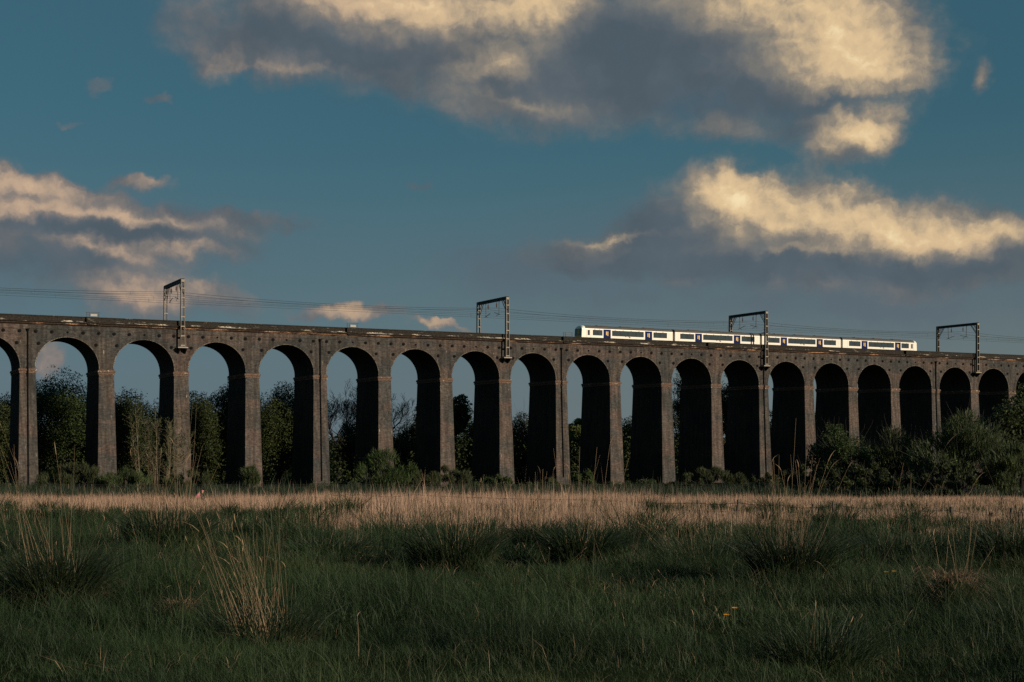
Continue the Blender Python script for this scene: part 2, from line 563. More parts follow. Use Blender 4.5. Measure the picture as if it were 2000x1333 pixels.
M['white_panel'] = plain("white board", (0.56, 0.51, 0.42), 0.6, 0.0, 0.06, 2.0)

# ------------------------------------------------------------------ the viaduct frame: x along it, y through it, z above the eye
TH = math.atan2(0.4616, 0.887)
P, HW, RA, ZI, ZS, DEP = 11.5, 1.12, 4.63, 10.45, 10.75, 10.0
X0, Y0 = -72.65, 199.7
N0, N1_ = -5, 25
viaduct = empty("brick_viaduct", (X0, Y0, 0), TH)
tag(viaduct, "long dark brick railway viaduct of tall round arches crossing the whole valley", "viaduct")
ZTOP = 17.15


def vworld(s, d, z):
    c, n = math.cos(TH), math.sin(TH)
    return Vector((X0 + s * c - d * n, Y0 + s * n + d * c, z))


def zfront(px):
    n = (px - 54.3) / (159.4 - 0.02658 * px)
    return 199.7 * (1 + 0.02658 * n)


NA = 28
for b in range(N0, N1_):
    s0 = b * P
    sc = s0 + P / 2
    arc = [(sc - RA * math.cos(math.pi * k / NA), ZS + RA * math.sin(math.pi * k / NA)) for k in range(NA + 1)]
    m = MB()
    for d, flip in ((0.0, False), (DEP, True)):
        vs, fs = [], []
        row = [(s0, ZI)] + arc + [(s0 + P, ZI)]
        vs = [(s, d, z) for s, z in row] + [(s, d, ZTOP) for s, z in row]
        k = len(row)
        vs[1 + k] = (arc[0][0], d, ZTOP)
        extra = len(vs)
        vs += [(s0 + HW, d, ZI), (s0 + P - HW, d, ZI)]
        fs.append((0, extra, 1, 1 + k, k))
        fs += [(i, i + 1, i + 1 + k, i + k) for i in range(1, k - 2)]
        fs.append((k - 2, extra + 1, k - 1, 2 * k - 1, 2 * k - 2))
        if flip:
            fs = [tuple(reversed(f)) for f in fs]
        m.add(vs, fs)
    path = [(s0 + HW, ZI)] + arc + [(s0 + P - HW, ZI)]
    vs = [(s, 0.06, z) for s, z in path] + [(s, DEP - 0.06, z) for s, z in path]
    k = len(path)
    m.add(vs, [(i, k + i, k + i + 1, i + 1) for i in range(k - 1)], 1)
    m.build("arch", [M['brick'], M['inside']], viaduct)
    # ring of the arch: a band of headers a little proud of the wall, with a worn pale arris
    m = MB()
    rows = []
    for rr, d in ((RA + 0.74, 0.0), (RA + 0.74, -0.035), (RA + 0.085, -0.035), (RA - 0.012, 0.065)):
        pts = [(sc - rr * math.cos(math.pi * q / NA), d, ZS + rr * math.sin(math.pi * q / NA)) for q in range(NA + 1)]
        if rr > RA + 0.7:
            pts = [(min(max(x, s0 + 0.45), s0 + P - 0.45), y, z) for x, y, z in pts]
        rows.append(pts)
    vs = [p for r_ in rows for p in r_]
    k = NA + 1
    m.add(vs, [(j * k + i, j * k + i + 1, (j + 1) * k + i + 1, (j + 1) * k + i) for j in (0, 1) for i in range(NA)], 0)
    m.add(vs, [(2 * k + i, 2 * k + i + 1, 3 * k + i + 1, 3 * k + i) for i in range(NA)], 1)
    m.build("arch_ring", [M['ring'], M['arris']], viaduct)

for b in range(N0, N1_ + 1):
    s = b * P
    m = MB()
    zb = -15.0
    h = ZI - 0.35 - zb
    a, bt, fr = HW, HW + 0.019 * h, 0.046 * h
    zt = ZI - 0.005
    vs = [(s - bt, -fr, zb), (s + bt, -fr, zb), (s + bt, DEP + fr, zb), (s - bt, DEP + fr, zb),
          (s - a, 0.0, zt), (s + a, 0.0, zt), (s + a, DEP, zt), (s - a, DEP, zt)]
    m.add(vs, [(0, 1, 5, 4), (2, 3, 7, 6)], 0)
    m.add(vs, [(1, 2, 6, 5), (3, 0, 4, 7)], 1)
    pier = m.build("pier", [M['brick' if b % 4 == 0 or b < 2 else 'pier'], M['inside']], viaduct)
    m = MB()
    for e, z0, z1 in ((0.10, ZI - 0.62, ZI - 0.28), (0.20, ZI - 0.277, ZI - 0.02)):
        m.box(s - a - e, s + a + e, -e, DEP + e, z0, z1)
    m.box(s - a - 0.14, s + a + 0.14, -0.13, DEP + 0.13, ZI - 0.017, ZI + 0.07)
    m.build("impost", M['impost'], pier)

XA, XB = N0 * P, N1_ * P
for side in (0, 1):
    fl = (lambda d: d) if side == 0 else (lambda d: DEP - d)

    def sw(mb, prof, mi=0):
        mb.sweep([(fl(y), z) for y, z in prof], XA, XB, mi, close=False, cap=False)
    m = MB()
    sw(m, [(0.35, 17.95), (-0.12, 17.90)], 0)
    sw(m, [(-0.12, 17.95), (-0.12, 18.46), (-0.19, 18.47), (-0.19, 18.60), (0.38, 18.62), (0.38, 17.2)], 0)
    sw(m, [(-0.12, 17.95), (-0.13, 17.86)], 1)
    m.build("parapet", [M['parapet'], M['weathering']], viaduct)
    m = MB()
    sw(m, [(-0.13, 17.86), (-0.50, 17.70)], 1)
    sw(m, [(-0.50, 17.70), (-0.50, 17.58)], 2)
    sw(m, [(-0.50, 17.58), (-0.27, 17.56)], 0)
    sw(m, [(-0.27, 17.56), (-0.27, 17.34)], 0)
    sw(m, [(-0.27, 17.34), (0.0, 17.15)], 0)
    m.build("cornice", [M['cornice'], M['weathering'], M['parapet']], viaduct)
    m = MB()
    m.box(XA, XB, min(fl(-0.07), fl(0.02)), max(fl(-0.07), fl(0.02)), 16.52, 16.62)
    m.build("string_course", M['ring'], viaduct)
m = MB()
m.box(XA, XB, 0.39, DEP - 0.39, 16.9, 17.2)
m.build("track_bed", M['ballast'], viaduct)
for dc in (3.3, 6.7):
    m = MB()
    for g in (-0.72, 0.72):
        m.box(XA, XB, dc + g - 0.035, dc + g + 0.035, 17.204, 17.35)
    m.build("rail", M['rail'], viaduct)

# round iron tie plates, nearest hundred each on its own
plates = []
for b in range(N0, N1_):
    for q in range(5):
        s = b * P + (q + 0.5) * P / 5
        plates.append((s, 16.15, 0.16 if q == 2 else 0.27))
    plates.append((b * P - 1.56, 14.35, 0.27))
    plates.append((b * P + 1.56, 14.35, 0.27))


def plate(mb, s, z, r):
    n = 12
    ring = lambda rr, d: [(s + rr * math.cos(2 * math.pi * k / n), d, z + rr * math.sin(2 * math.pi * k / n)) for k in range(n)]
    vs = ring(r, 0.0) + ring(r, -0.09) + ring(r * 0.35, -0.12) + ring(r * 0.3, -0.2)
    fs = [(j * n + k, (j + 1) * n + k, (j + 1) * n + (k + 1) % n, j * n + (k + 1) % n) for j in range(3) for k in range(n)]
    fs.append(tuple(range(3 * n, 4 * n)))
    mb.add(vs, fs)


plates = [p for p in plates if -6 < p[0] < 215]
plates.sort(key=lambda p: p[0])
for s, z, r in plates[:100]:
    m = MB()
    plate(m, s, z, r)
    m.build("tie_plate", M['iron'], viaduct)
m = MB()
for s, z, r in plates[100:]:
    plate(m, s, z, r)
tag(m.build("tie_plates", M['iron'], viaduct), kind='stuff')

# rainwater pipes down every fourth pier
for b in range(-4, 22, 4):
    s = b * P
    m = MB()
    fy = lambda z: -0.14 if z > ZI else -0.14 - 0.046 * (ZI - 0.35 - z)
    m.tube([(s, -0.14, 16.2), (s, -0.14, 11.0), (s, -0.32, 10.5), (s, -0.32, 9.7), (s, fy(9.2), 9.2), (s, fy(-7), -7.0)], 0.10, 8)
    m.tube([(s, -0.17, 16.1), (s, -0.17, 16.5)], [0.12, 0.27], 8)
    for z in (14, 12, 8, 5, 2, -1, -4):
        m.tube([(s, fy(z), z - 0.06), (s, fy(z), z + 0.06)], 0.145, 8)
    m.build("rainwater_pipe", M['iron'], viaduct)

# refuges corbelled out of the parapet
for s, panel in ((9.4, True), (51.5, True), (93.1, False), (125.2, None), (176.0, None)):
    m = MB()
    m.box(s - 0.95, s + 0.95, -0.62, -0.13, 17.72, 18.58)
    m.box(s - 0.8, s + 0.8, -0.50, -0.13, 17.40, 17.717)
    ref = m.build("refuge", M['parapet'], viaduct)
    if panel is None:
        continue
    m = MB()
    for x in (s - 0.93, s - 0.55, s + 0.85):
        m.box(x - 0.035, x + 0.035, -0.60, -0.53, 18.583, 19.25)
    m.bar((s - 1.05, -0.565, 19.28), (s + 1.05, -0.565, 19.28), 0.06)
    m.bar((s - 0.93, -0.565, 18.9), (s + 0.85, -0.565, 18.9), 0.035)
    m.build("handrail", M['steel_dark'], ref)
    if panel:
        m = MB()
        m.box(s - 0.35, s + 0.62, -0.50, -0.45, 18.74, 19.02)
        m.build("white_board", M['white_panel'], ref)

# ------------------------------------------------------------------ catenary gantries
GANTRY = [(2, "leftmost steel catenary gantry, narrowest looking, standing before a peach cloud"),
          (7, "steel catenary gantry midway along the viaduct, well clear left of the train"),
          (12, "steel catenary gantry straddling the white train"),
          (17, "rightmost steel catenary gantry, just beyond the right end of the train")]
MZ0, MZ1 = 14.42, 25.1
for b, lab in GANTRY:
    g = empty("catenary_gantry", vworld(b * P, 0, 0), TH)
    tag(g, lab, "gantry", "catenary gantries on the viaduct")
    for dm in (-0.82, DEP + 0.75):
        z0 = MZ0
        m = MB()
        for sx in (-1, 1):
            w0, w1 = 0.31 * sx, 0.24 * sx
            for dd in (-0.21, 0.21):
                m.bar((w0, dm + dd, z0), (w1, dm + dd, MZ1), 0.09)
            m.add([(w0, dm - 0.2, z0), (w0, dm + 0.2, z0), (w1, dm + 0.2, MZ1), (w1, dm - 0.2, MZ1)], [(0, 1, 2, 3)])
        mast = m.build("mast", M['steel'], g)
        z = z0 + 0.15
        m = MB()
        while z < MZ1 - 0.2:
            f = (z - z0) / (MZ1 - z0)
            w = 0.31 - 0.07 * f - 0.045
            for dd in (-0.262, 0.262):
                m.box(-w - 0.09, w + 0.09, dm + dd - 0.012, dm + dd + 0.012, z, z + 0.17)
            z += 1.5
        m.box(-0.24, 0.24, dm - 0.272, dm - 0.25, MZ1 - 0.45, MZ1 - 0.05)
        m.build("batten_plates", M['batten'], mast)
        m = MB()
        sgn = 1 if dm < 0 else -1
        wall = 0.0 if dm < 0 else DEP
        m.box(-0.78, 0.78, min(wall - 0.003 * sgn, dm - 0.4 * sgn), max(wall - 0.003 * sgn, dm - 0.4 * sgn), MZ0 - 0.17, MZ0)
        br = m.build("bracket_slab", M['slab'], g)
        m = MB()
        for x in (-0.52, 0.52):
            y0, y1 = wall - 0.004 * sgn, dm - 0.3 * sgn
            t = [(y0, MZ0 - 0.173), (y1, MZ0 - 0.173), (y1, MZ0 - 0.36), (y0, MZ0 - 1.05)]
            if sgn < 0:
                t.reverse()
            m.sweep(t, x - 0.13, x + 0.13)
        m.build("corbel_bracket", M['iron'], br)
    m = MB()
    ya, yb = -1.05, DEP + 1.0
    for x in (-0.2, 0.2):
        m.box(x - 0.05, x + 0.05, ya, yb, MZ1 + 0.0, MZ1 + 0.12)
        m.box(x - 0.05, x + 0.05, ya, yb, MZ1 - 0.42, MZ1 - 0.32)
        n = 16
        for k in range(n):
            y0, y1 = ya + (yb - ya) * k / n, ya + (yb - ya) * (k + 1) / n
            za, zb = (MZ1, MZ1 - 0.36) if k % 2 else (MZ1 - 0.36, MZ1)
            m.bar((x, y0, za), (x, y1, zb), 0.05, 0.10)
    m.box(-0.03, 0.03, ya + 0.02, yb - 0.02, MZ1 - 0.40, MZ1 + 0.10)
    for k in range(9):
        y = ya + (yb - ya) * (k + 0.5) / 9
        m.box(-0.15, 0.15, y - 0.18, y + 0.18, MZ1 - 0.06, MZ1 - 0.03)
    beam = m.build("cross_beam", M['steel_dark'], g)
    for dm, sg in ((-0.82, 1), (DEP + 0.75, -1)):
        m = MB()
        for x in (-0.16, 0.16):
            m.bar((x, dm + 0.26 * sg, MZ1 - 2.3), (x, dm + 1.75 * sg, MZ1 - 0.43), 0.09)
            m.bar((x, dm + 0.26 * sg, MZ1 - 1.3), (x, dm + 1.0 * sg, MZ1 - 0.43), 0.07)
        m.build("knee_brace", M['steel_dark'], g)
    for dc, dm in ((3.3, 1), (6.7, -1)):
        m = MB()
        yt = dc - 1.0 * dm
        m.bar((0, yt, MZ1 - 0.42), (0, yt + 0.1 * dm, 22.25), 0.085)
        m.bar((0.0, yt - 0.5 * dm, 22.2), (0.0, dc + 0.9 * dm, 22.75), 0.07)
        m.bar((0.0, yt + 0.1 * dm, 22.35), (0.0, dc + 0.25, 22.04), 0.05)
        drop = m.build("drop_tube", M['steel_dark'], beam)
        m = MB()
        m.tube([(0, dc, MZ1 - 0.42), (0, dc, MZ1 - 0.75), (0, dc, MZ1 - 0.8), (0, dc, MZ1 - 1.35), (0, dc, MZ1 - 1.4), (0, dc, MZ1 - 1.62)],
               [0.035, 0.035, 0.11, 0.13, 0.05, 0.05], 8)
        m.build("insulator", M['porcelain'], beam)

# overhead line: catenary, auxiliary and contact wire of each track with its droppers
for dc, lab in ((3.3, "overhead wires above the track that carries the white train"),
                (6.7, "overhead wires above the empty far track behind the train")):
    ln = empty("overhead_line", vworld(0, dc, 0), TH)
    tag(ln, lab, "overhead wires", "overhead wires along the viaduct")
    gs = [b * P for b in (-8, -3, 2, 7, 12, 17, 22, 27)]
    cat, aux, con, drp = MB(), MB(), MB(), MB()
    up, lo, ct = [], [], []
    for ga, gb in zip(gs[:-1], gs[1:]):
        for k in range(16):
            f = k / 16
            s = ga + (gb - ga) * f
            sag = 4 * f * (1 - f)
            zu, zl = 23.5 - 0.75 * sag, 22.75 - 0.22 * sag
            st = 0.2 * math.sin(s * math.pi / (5 * P) + 1.1)
            up.append((s, st * 0.3, zu)); lo.append((s, st * 0.8, zl)); ct.append((s, st, 22.02))
            if k % 2 == 1:
                drp.bar((s, st * 0.8, zl), (s, st, 22.02), 0.022)
            if k % 4 == 2:
                drp.bar((s, st * 0.3, zu), (s, st * 0.8, zl), 0.022)
    cat.tube(up, 0.024, 4); aux.tube(lo, 0.016, 4); con.tube(ct, 0.018, 4)
    cat.build("catenary_wire", M['copper'], ln)
    aux.build("auxiliary_wire", M['copper'], ln)
    con.build("contact_wire", M['copper'], ln)
    drp.build("droppers", M['copper'], ln)

# ------------------------------------------------------------------ the train
M['cream'] = plain("white train paint", (0.80, 0.76, 0.68), 0.35, 0.0, 0.04, 1.0)
M['roof'] = plain("grey train roof", (0.075, 0.072, 0.07), 0.7, 0.0, 0.3, 1.5)
M['frame'] = plain("window band", (0.020, 0.023, 0.030), 0.5, 0.0, 0.1, 2.0, spec=0.1)
M['pane'] = plain("window glass", (0.034, 0.048, 0.056), 0.12, 0.0, 0.35, 0.8, spec=0.6)
M['blue'] = plain("blue door paint", (0.004, 0.013, 0.075), 0.6, 0.0, 0.15, 1.0, spec=0.06)
M['amber'] = plain("yellow door light", (0.78, 0.50, 0.13), 0.4, 0.0, 0.10, 3.0)
M['gear'] = plain("underframe", (0.022, 0.020, 0.018), 0.8, 0.0, 0.4, 3.0)
M['cab_end'] = plain("dark cab end", (0.014, 0.018, 0.030), 0.25, 0.0, 0.2, 2.0)
M['cab_yellow'] = plain("yellow cab panel", (0.62, 0.36, 0.03), 0.5, 0.0, 0.1, 2.0)
M['seam'] = plain("panel seam", (0.30, 0.28, 0.25), 0.6)
ZR, DT = 17.35, 3.3
HWD = 1.36                      # half width of a body


def body_profile(n=7):
    pts = [(-HWD + 0.10, 0.95), (-HWD, 1.25), (-HWD, 2.95)]
    roof = []
    for k in range(1, n):
        a = math.pi * k / n
        roof.append((-(HWD - 0.05) * math.cos(a), 3.10 + 0.62 * math.sin(a) ** 0.75))
    return pts, roof, [(HWD, 2.95), (HWD, 1.25), (HWD - 0.10, 0.95)]


def carriage(s0, s1, cab, pant, label, x_map):
    """cab: -1 left end, +1 right end, 0 none. x_map: list of (kind, x0, x1) along the visible side, from the left end"""
    L = s1 - s0
    c = empty("train_carriage", vworld(s0, DT, ZR), TH)
    tag(c, label, "train carriage", "carriages of the white train")
    lft, roof, rgt = body_profile()
    xa, xb = 0.28, L - 0.28
    side = lft + [(-HWD + 0.03, 3.12)]
    m = MB()
    prof = side + [(HWD - 0.03, 3.12)] + rgt
    # the ends taper a little at a cab
    xs = [xa, xa + 1.3, xb - 1.3, xb]
    vs, n = [], len(prof)
    for i, x in enumerate(xs):
        tip = (cab < 0 and i == 0) or (cab > 0 and i == 3)
        for y, z in prof:
            k = 0.95 if tip else 1.0
            dx = 0.0
            if tip:
                dx = (0.08 * max(0, (z - 1.9) / 1.2)) * (1 if i == 0 else -1)
            vs.append((x + dx, y * k, z))
    fs = [(i * n + j, (i + 1) * n + j, (i + 1) * n + (j + 1) % n, i * n + (j + 1) % n) for i in range(3) for j in range(n)]
    fs += [tuple(range(n)), tuple(range(4 * n - 1, 3 * n - 1, -1))]
    m.add(vs, fs)
    body = m.build("body", M['cream'], c)
    # roof shell with ribs and boxes
    m = MB()
    rp = [(-HWD + 0.02, 3.123)] + [(y, z + 0.02) for y, z in roof] + [(HWD - 0.02, 3.123)]
    ra, rb = xa + (0.75 if cab < 0 else 0), xb - (0.75 if cab > 0 else 0)
    m.sweep(rp, ra, rb)
    for k in range(3):
        x = L * (0.25 + 0.25 * k)
        m.box(x - 1.1, x + 1.1, -0.55, 0.55, 3.70, 3.82)
    m.build("roof", M['roof'], c)
    if cab:
        # rounded cream brow over the cab
        m = MB()
        e = xa if cab < 0 else xb
        sg = 1 if cab < 0 else -1
        k = len(rp)
        vs = []
        for q, (ins, drop, wid) in enumerate(((0.75, 0.0, 1.0), (0.30, 0.06, 0.975), (0.10, 0.24, 0.94))):
            for y, z in rp:
                vs.append((e + sg * ins, y * wid, 3.123 + max(0, z - 3.123) * (1 - drop * 2.2) - (0.004 if q else 0)))
        fs = [(i * k + j, (i + 1) * k + j, (i + 1) * k + j + 1, i * k + j + 1) for i in range(2) for j in range(k - 1)]
        fs += [tuple(range(2 * k, 3 * k))]
        m.add(vs, fs)
        m.build("cab_brow", M['cream'], c)
        # the end itself: dark screen, yellow panel, lamps
        m = MB()
        o = e - 0.015 * sg
        sl = lambda z: 0.08 * max(0, (z - 1.9) / 1.2) * sg
        w = HWD * 0.95
        def endq(y0, y1, z0, z1, off, mi):
            m.add([(o - off * sg + sl(z0), y0, z0), (o - off * sg + sl(z0), y1, z0), (o - off * sg + sl(z1), y1, z1), (o - off * sg + sl(z1), y0, z1)],
                  [(0, 1, 2, 3)], mi)
        endq(-w * 0.99, w * 0.99, 1.0, 1.9, 0.0, 0)
        endq(-w * 0.99, w * 0.99, 1.9, 3.08, 0.0, 0)
        endq(-w * 0.80, -0.28, 1.96, 2.95, 0.012, 1)
        endq(0.28, w * 0.80, 1.96, 2.95, 0.012, 1)
        endq(-w * 0.9, w * 0.9, 1.12, 1.86, 0.012, 2)
        endq(-0.24, 0.24, 1.96, 2.95, 0.012, 2)
        m.build("cab_front", [M['cab_end'], M['pane'], M['cab_yellow']], c)
        m = MB()
        for y in (-0.85, 0.85):
            m.box(min(o, o - 0.05 * sg), max(o, o - 0.05 * sg), y - 0.2, y + 0.2, 1.55, 1.75)
        m.build("headlight", M['white_panel'], c)
    yf = -HWD
    for kind, x0, x1 in x_map:
        if kind == 'window':
            m = MB()
            m.box(x0, x1, yf - 0.008, yf + 0.02, 1.86, 2.88, 0)
            npn = 4 if x1 - x0 > 5 else 2
            wpn = (x1 - x0) / npn
            for q in range(npn):
                m.box(x0 + q * wpn + 0.10 + (0.06 if q == 0 else 0), x0 + (q + 1) * wpn - 0.10, yf - 0.014, yf - 0.0085, 1.96, 2.78, 1)
            m.build("window", [M['frame'], M['pane']], c)
            m = MB()
            for q in range(max(2, npn)):
                xx = x0 + (q + 0.4) * wpn
                m.box(xx - 0.14, xx + 0.14, yf - 0.012, yf + 0.01, 2.93, 2.985)
            m.build("vent", M['frame'], c)
        elif kind == 'cabdoor':
            m = MB()
            m.box(x0, x1, yf - 0.009, yf + 0.02, 1.85, 2.82, 0)
            m.box(x0 + 0.07, x1 - 0.07, yf - 0.014, yf - 0.0095, 1.93, 2.74, 1)
            m.build("cab_door_window", [M['frame'], M['pane']], c)
            m = MB()
            for x in (x0 - 0.2, x1 + 0.2):
                m.box(x - 0.015, x + 0.015, yf - 0.006, yf + 0.02, 1.12, 2.94)
            m.build("cab_door_seam", M['seam'], c)
        elif kind == 'door':
            m = MB()
            m.box(x0, x1, yf - 0.016, yf + 0.02, 1.08, 3.02)
            dr = m.build("door", M['blue'], c)
            xc = (x0 + x1) / 2
            m = MB()
            m.box(xc - 0.24, xc - 0.07, yf - 0.024, yf - 0.0165, 1.98, 2.66)
            m.box(xc + 0.07, xc + 0.24, yf - 0.024, yf - 0.0165, 1.86, 2.66)
            m.build("door_window", M['amber'], dr)
        elif kind == 'logo':
            # loop of small lettering with a tail, beneath the long window
            m = MB()
            n = 16
            cx, cz = (x0 + x1) / 2, 1.80
            for q in range(n):
                a0, a1 = 2 * math.pi * q / n, 2 * math.pi * (q + 1) / n
                pts = []
                for a, rr in ((a0, 1), (a1, 1), (a1, 0.72), (a0, 0.72)):
                    pts.append((cx + 0.52 * rr * math.cos(a), yf - 0.006, cz + 0.085 * rr * math.sin(a)))
                m.add(pts, [(0, 1, 2, 3)])
            m.add([(cx + 0.30, yf - 0.0065, cz - 0.07), (cx + 0.75, yf - 0.0065, cz - 0.04), (cx + 0.66, yf - 0.0065, cz - 0.16), (cx + 0.40, yf - 0.0065, cz - 0.20)],
                  [(3, 2, 1, 0)])
            m.build("logo", M['frame'], c)
        elif kind == 'seam':
            m = MB()
            m.box(x0, x1, yf - 0.006, yf + 0.02, 1.12, 2.94)
            m.build("body_seam", M['seam'], c)
    m = MB()
    m.box(xa + 0.6, xb - 0.6, -1.1, 1.1, 0.72, 0.94)
    m.box(L * 0.3, L * 0.45, -1.15, 1.15, 0.35, 0.717)
    m.box(L * 0.52, L * 0.68, -1.15, 1.15, 0.35, 0.717)
    m.build("underframe", M['gear'], c)
    for x in (3.1, L - 3.1):
        m = MB()
        m.box(x - 1.6, x + 1.6, -1.12, -0.95, 0.42, 0.68)
        m.box(x - 1.6, x + 1.6, 0.95, 1.12, 0.42, 0.68)
        m.box(x - 0.2, x + 0.2, -0.94, 0.94, 0.45, 0.70)
        bg_ = m.build("bogie", M['gear'], c)
        for dx in (-1.3, 1.3):
            m = MB()
            for y in (-0.72, 0.72):
                m.tube([(x + dx, y - 0.06, 0.42), (x + dx, y + 0.06, 0.42)], 0.42, 14)
            m.build("wheel", M['gear'], bg_)
    for e, on in ((0.0, cab >= 0), (L, cab <= 0)):
        if on:
            m = MB()
            a, b_ = (0.0, 0.27) if e == 0 else (L - 0.27, L)
            m.box(a, b_, -0.75, 0.75, 1.0, 3.15)
            m.build("gangway", M['gear'], c)
    if pant:
        m = MB()
        x = pant
        m.box(x - 0.9, x + 0.9, -0.5, 0.5, 3.84, 3.90)
        m.bar((x - 0.7, 0, 3.9), (x + 0.85, 0, 4.22), 0.07)
        m.bar((x + 0.85, 0, 4.22), (x + 0.1, 0, 4.60), 0.06)
        m.bar((x + 0.1, -0.75, 4.63), (x + 0.1, 0.75, 4.63), 0.10, 0.06)
        m.build("pantograph", M['iron'], c)
    return c


end_map = lambda: [('cabdoor', 1.55, 2.0), ('window', 2.65, 4.75), ('door', 4.96, 6.56), ('window', 6.85, 13.9), ('logo', 9.6, 10.9),
                   ('door', 14.2, 15.8), ('window', 16.1, 19.2), ('seam', 19.62, 19.64)]
mid_map = lambda: [('seam', 1.0, 1.02), ('window', 1.45, 4.7), ('door', 4.96, 6.56), ('window', 6.85, 13.9), ('logo', 9.8, 11.1),
                   ('door', 14.2, 15.8), ('window', 16.1, 19.3), ('seam', 19.95, 19.97)]


def mirror(mp, L):
    return [(k, L - b, L - a) for k, a, b in mp]


CB = [97.2, 118.0, 138.9, 159.75, 180.9]
carriage(CB[0], CB[1], -1, None, "white driving carriage at the left end of the train, its dark cab end showing", end_map())
carriage(CB[1], CB[2], 0, None, "white middle carriage behind the left cab carriage, crossed by a gantry shadow", mid_map())
carriage(CB[2], CB[3], 0, 2.2, "white middle carriage just right of the gantry mast, second from the right end", mid_map())
carriage(CB[3], CB[4], 1, None, "white driving carriage with a rounded cab at the right end of the train", mirror(end_map(), CB[4] - CB[3]))


# ------------------------------------------------------------------ lie of the land
def sstep(x, a, b):
    t = np.clip((np.asarray(x, float) - a) / (b - a), 0, 1)
    return t * t * (3 - 2 * t)


_lat = np.random.default_rng(11).random((64, 64))


def vnoise(x, y):
    """smooth value noise, about 0..1"""
    x, y = np.asarray(x, float), np.asarray(y, float)
    xi, yi = np.floor(x).astype(int), np.floor(y).astype(int)
    fx, fy = x - xi, y - yi
    fx, fy = fx * fx * (3 - 2 * fx), fy * fy * (3 - 2 * fy)
    g = lambda a, b: _lat[a % 64, b % 64]
    return (g(xi, yi) * (1 - fx) + g(xi + 1, yi) * fx) * (1 - fy) + (g(xi, yi + 1) * (1 - fx) + g(xi + 1, yi + 1) * fx) * fy


def gz(x, y):
    """height of the ground: a meadow that falls gently to the foot of the viaduct"""
    x, y = np.asarray(x, float), np.asarray(y, float)
    yy = np.clip(y, -60, 400)
    z = -1.3 - 0.033 * np.minimum(yy, 205) - 0.006 * np.clip(yy - 205, 0, 200)
    z = z - 0.15 * sstep(y, 50, 95) - 0.40 * np.exp(-((x + 26.3) ** 2 + (y - 111.5) ** 2) / 60.0)
    near = 1 - sstep(y, 40, 90)
    z = z + near * ((vnoise(x * 0.45 + 9, y * 0.45) - 0.5) * 0.22 + (vnoise(x * 1.3, y * 1.3 + 5) - 0.5) * 0.13)
    return z


def ground_y(py):
    """distance of the plain under a row of the view"""
    return 3380.0 / (py - 943.0)


xs = np.concatenate([-np.geomspace(2200, 62, 26), np.arange(-60, 60.1, 0.8), np.geomspace(62, 2200, 26)])
ys = np.concatenate([-np.geomspace(800, 22, 14), np.arange(-20, 60, 0.5), np.arange(60, 130, 2.0), np.geomspace(130, 3200, 46)])
gx, gy = np.meshgrid(xs, ys)
gzv = gz(gx, gy)
nv = np.stack([gx.ravel(), gy.ravel(), gzv.ravel()], 1)
nx_, ny_ = len(xs), len(ys)
ii, jj = np.meshgrid(np.arange(nx_ - 1), np.arange(ny_ - 1))
q0 = (jj * nx_ + ii).ravel()
quads = np.stack([q0, q0 + 1, q0 + 1 + nx_, q0 + nx_], 1)
mg, t, b_ = material("meadow ground")
tc = t.node('ShaderNodeTexCoord').outputs['Object']
sp = t.node('ShaderNodeSeparateXYZ')
t.l.new(tc, sp.inputs[0])
n1 = t.noise(tc, 0.35, 5, 0.6)
n2 = t.noise(tc, 6.0, 4, 0.7)
far = t.m('MULTIPLY', t.ss(sp.outputs[1], 40.0, 68.0), t.m('SUBTRACT', 1.0, t.ss(sp.outputs[1], 118.0, 134.0)))
green = t.mix(n2, (0.008, 0.013, 0.006), (0.022, 0.032, 0.014))
tan = t.mix(t.ss(n1, 0.35, 0.65), (0.10, 0.075, 0.042), (0.30, 0.185, 0.115))
t.put(b_.inputs['Base Color'], t.mix(far, green, tan))
b_.inputs['Roughness'].default_value = 1.0
b_.inputs['Specular IOR Level'].default_value = 0.0
g_ob = mesh_np("ground", nv, np.full(len(quads), 4), quads, mg, smooth=True)
tag(g_ob, "meadow ground sloping gently down to the viaduct", None, None, 'structure')

# ------------------------------------------------------------------ foliage colours
M['grass'] = leaf_material("green grass blade", (0.004, 0.012, 0.005), (0.047, 0.081, 0.030), 0.25, 0.55, hl=(0.095, 0.105, 0.038))
M['rank'] = leaf_material("rank blue-green grass", (0.016, 0.030, 0.019), (0.042, 0.064, 0.034), 0.25, 0.6)
M['sedge'] = leaf_material("dark tussock leaf", (0.006, 0.014, 0.007), (0.044, 0.066, 0.030), 0.25, 0.5)
M['straw'] = leaf_material("dry straw", (0.20, 0.135, 0.080), (0.50, 0.355, 0.225), 0.2, 0.7)
M['reed'] = leaf_material("dry standing grass", (0.17, 0.112, 0.078), (0.68, 0.455, 0.335), 0.25, 0.75)
M['dark_stem'] = leaf_material("brown stem", (0.035, 0.024, 0.018), (0.15, 0.10, 0.07), 0.15, 0.7)
M['thatch'] = leaf_material("dead curled leaf", (0.018, 0.013, 0.009), (0.30, 0.21, 0.135), 0.2, 0.8)
M['leaf_dark'] = leaf_material("dark tree leaf", (0.016, 0.025, 0.009), (0.056, 0.072, 0.022), 0.25, 0.6)
M['leaf_green'] = leaf_material("green tree leaf", (0.020, 0.038, 0.013), (0.070, 0.105, 0.030), 0.3, 0.6)
M['leaf_bright'] = leaf_material("fresh yellow-green leaf", (0.060, 0.078, 0.022), (0.17, 0.19, 0.06), 0.3, 0.6)
M['leaf_gold'] = leaf_material("golden brown leaf", (0.050, 0.042, 0.018), (0.13, 0.092, 0.034), 0.3, 0.6)
M['leaf_olive'] = leaf_material("olive leaf", (0.026, 0.034, 0.016), (0.070, 0.084, 0.034), 0.3, 0.6)
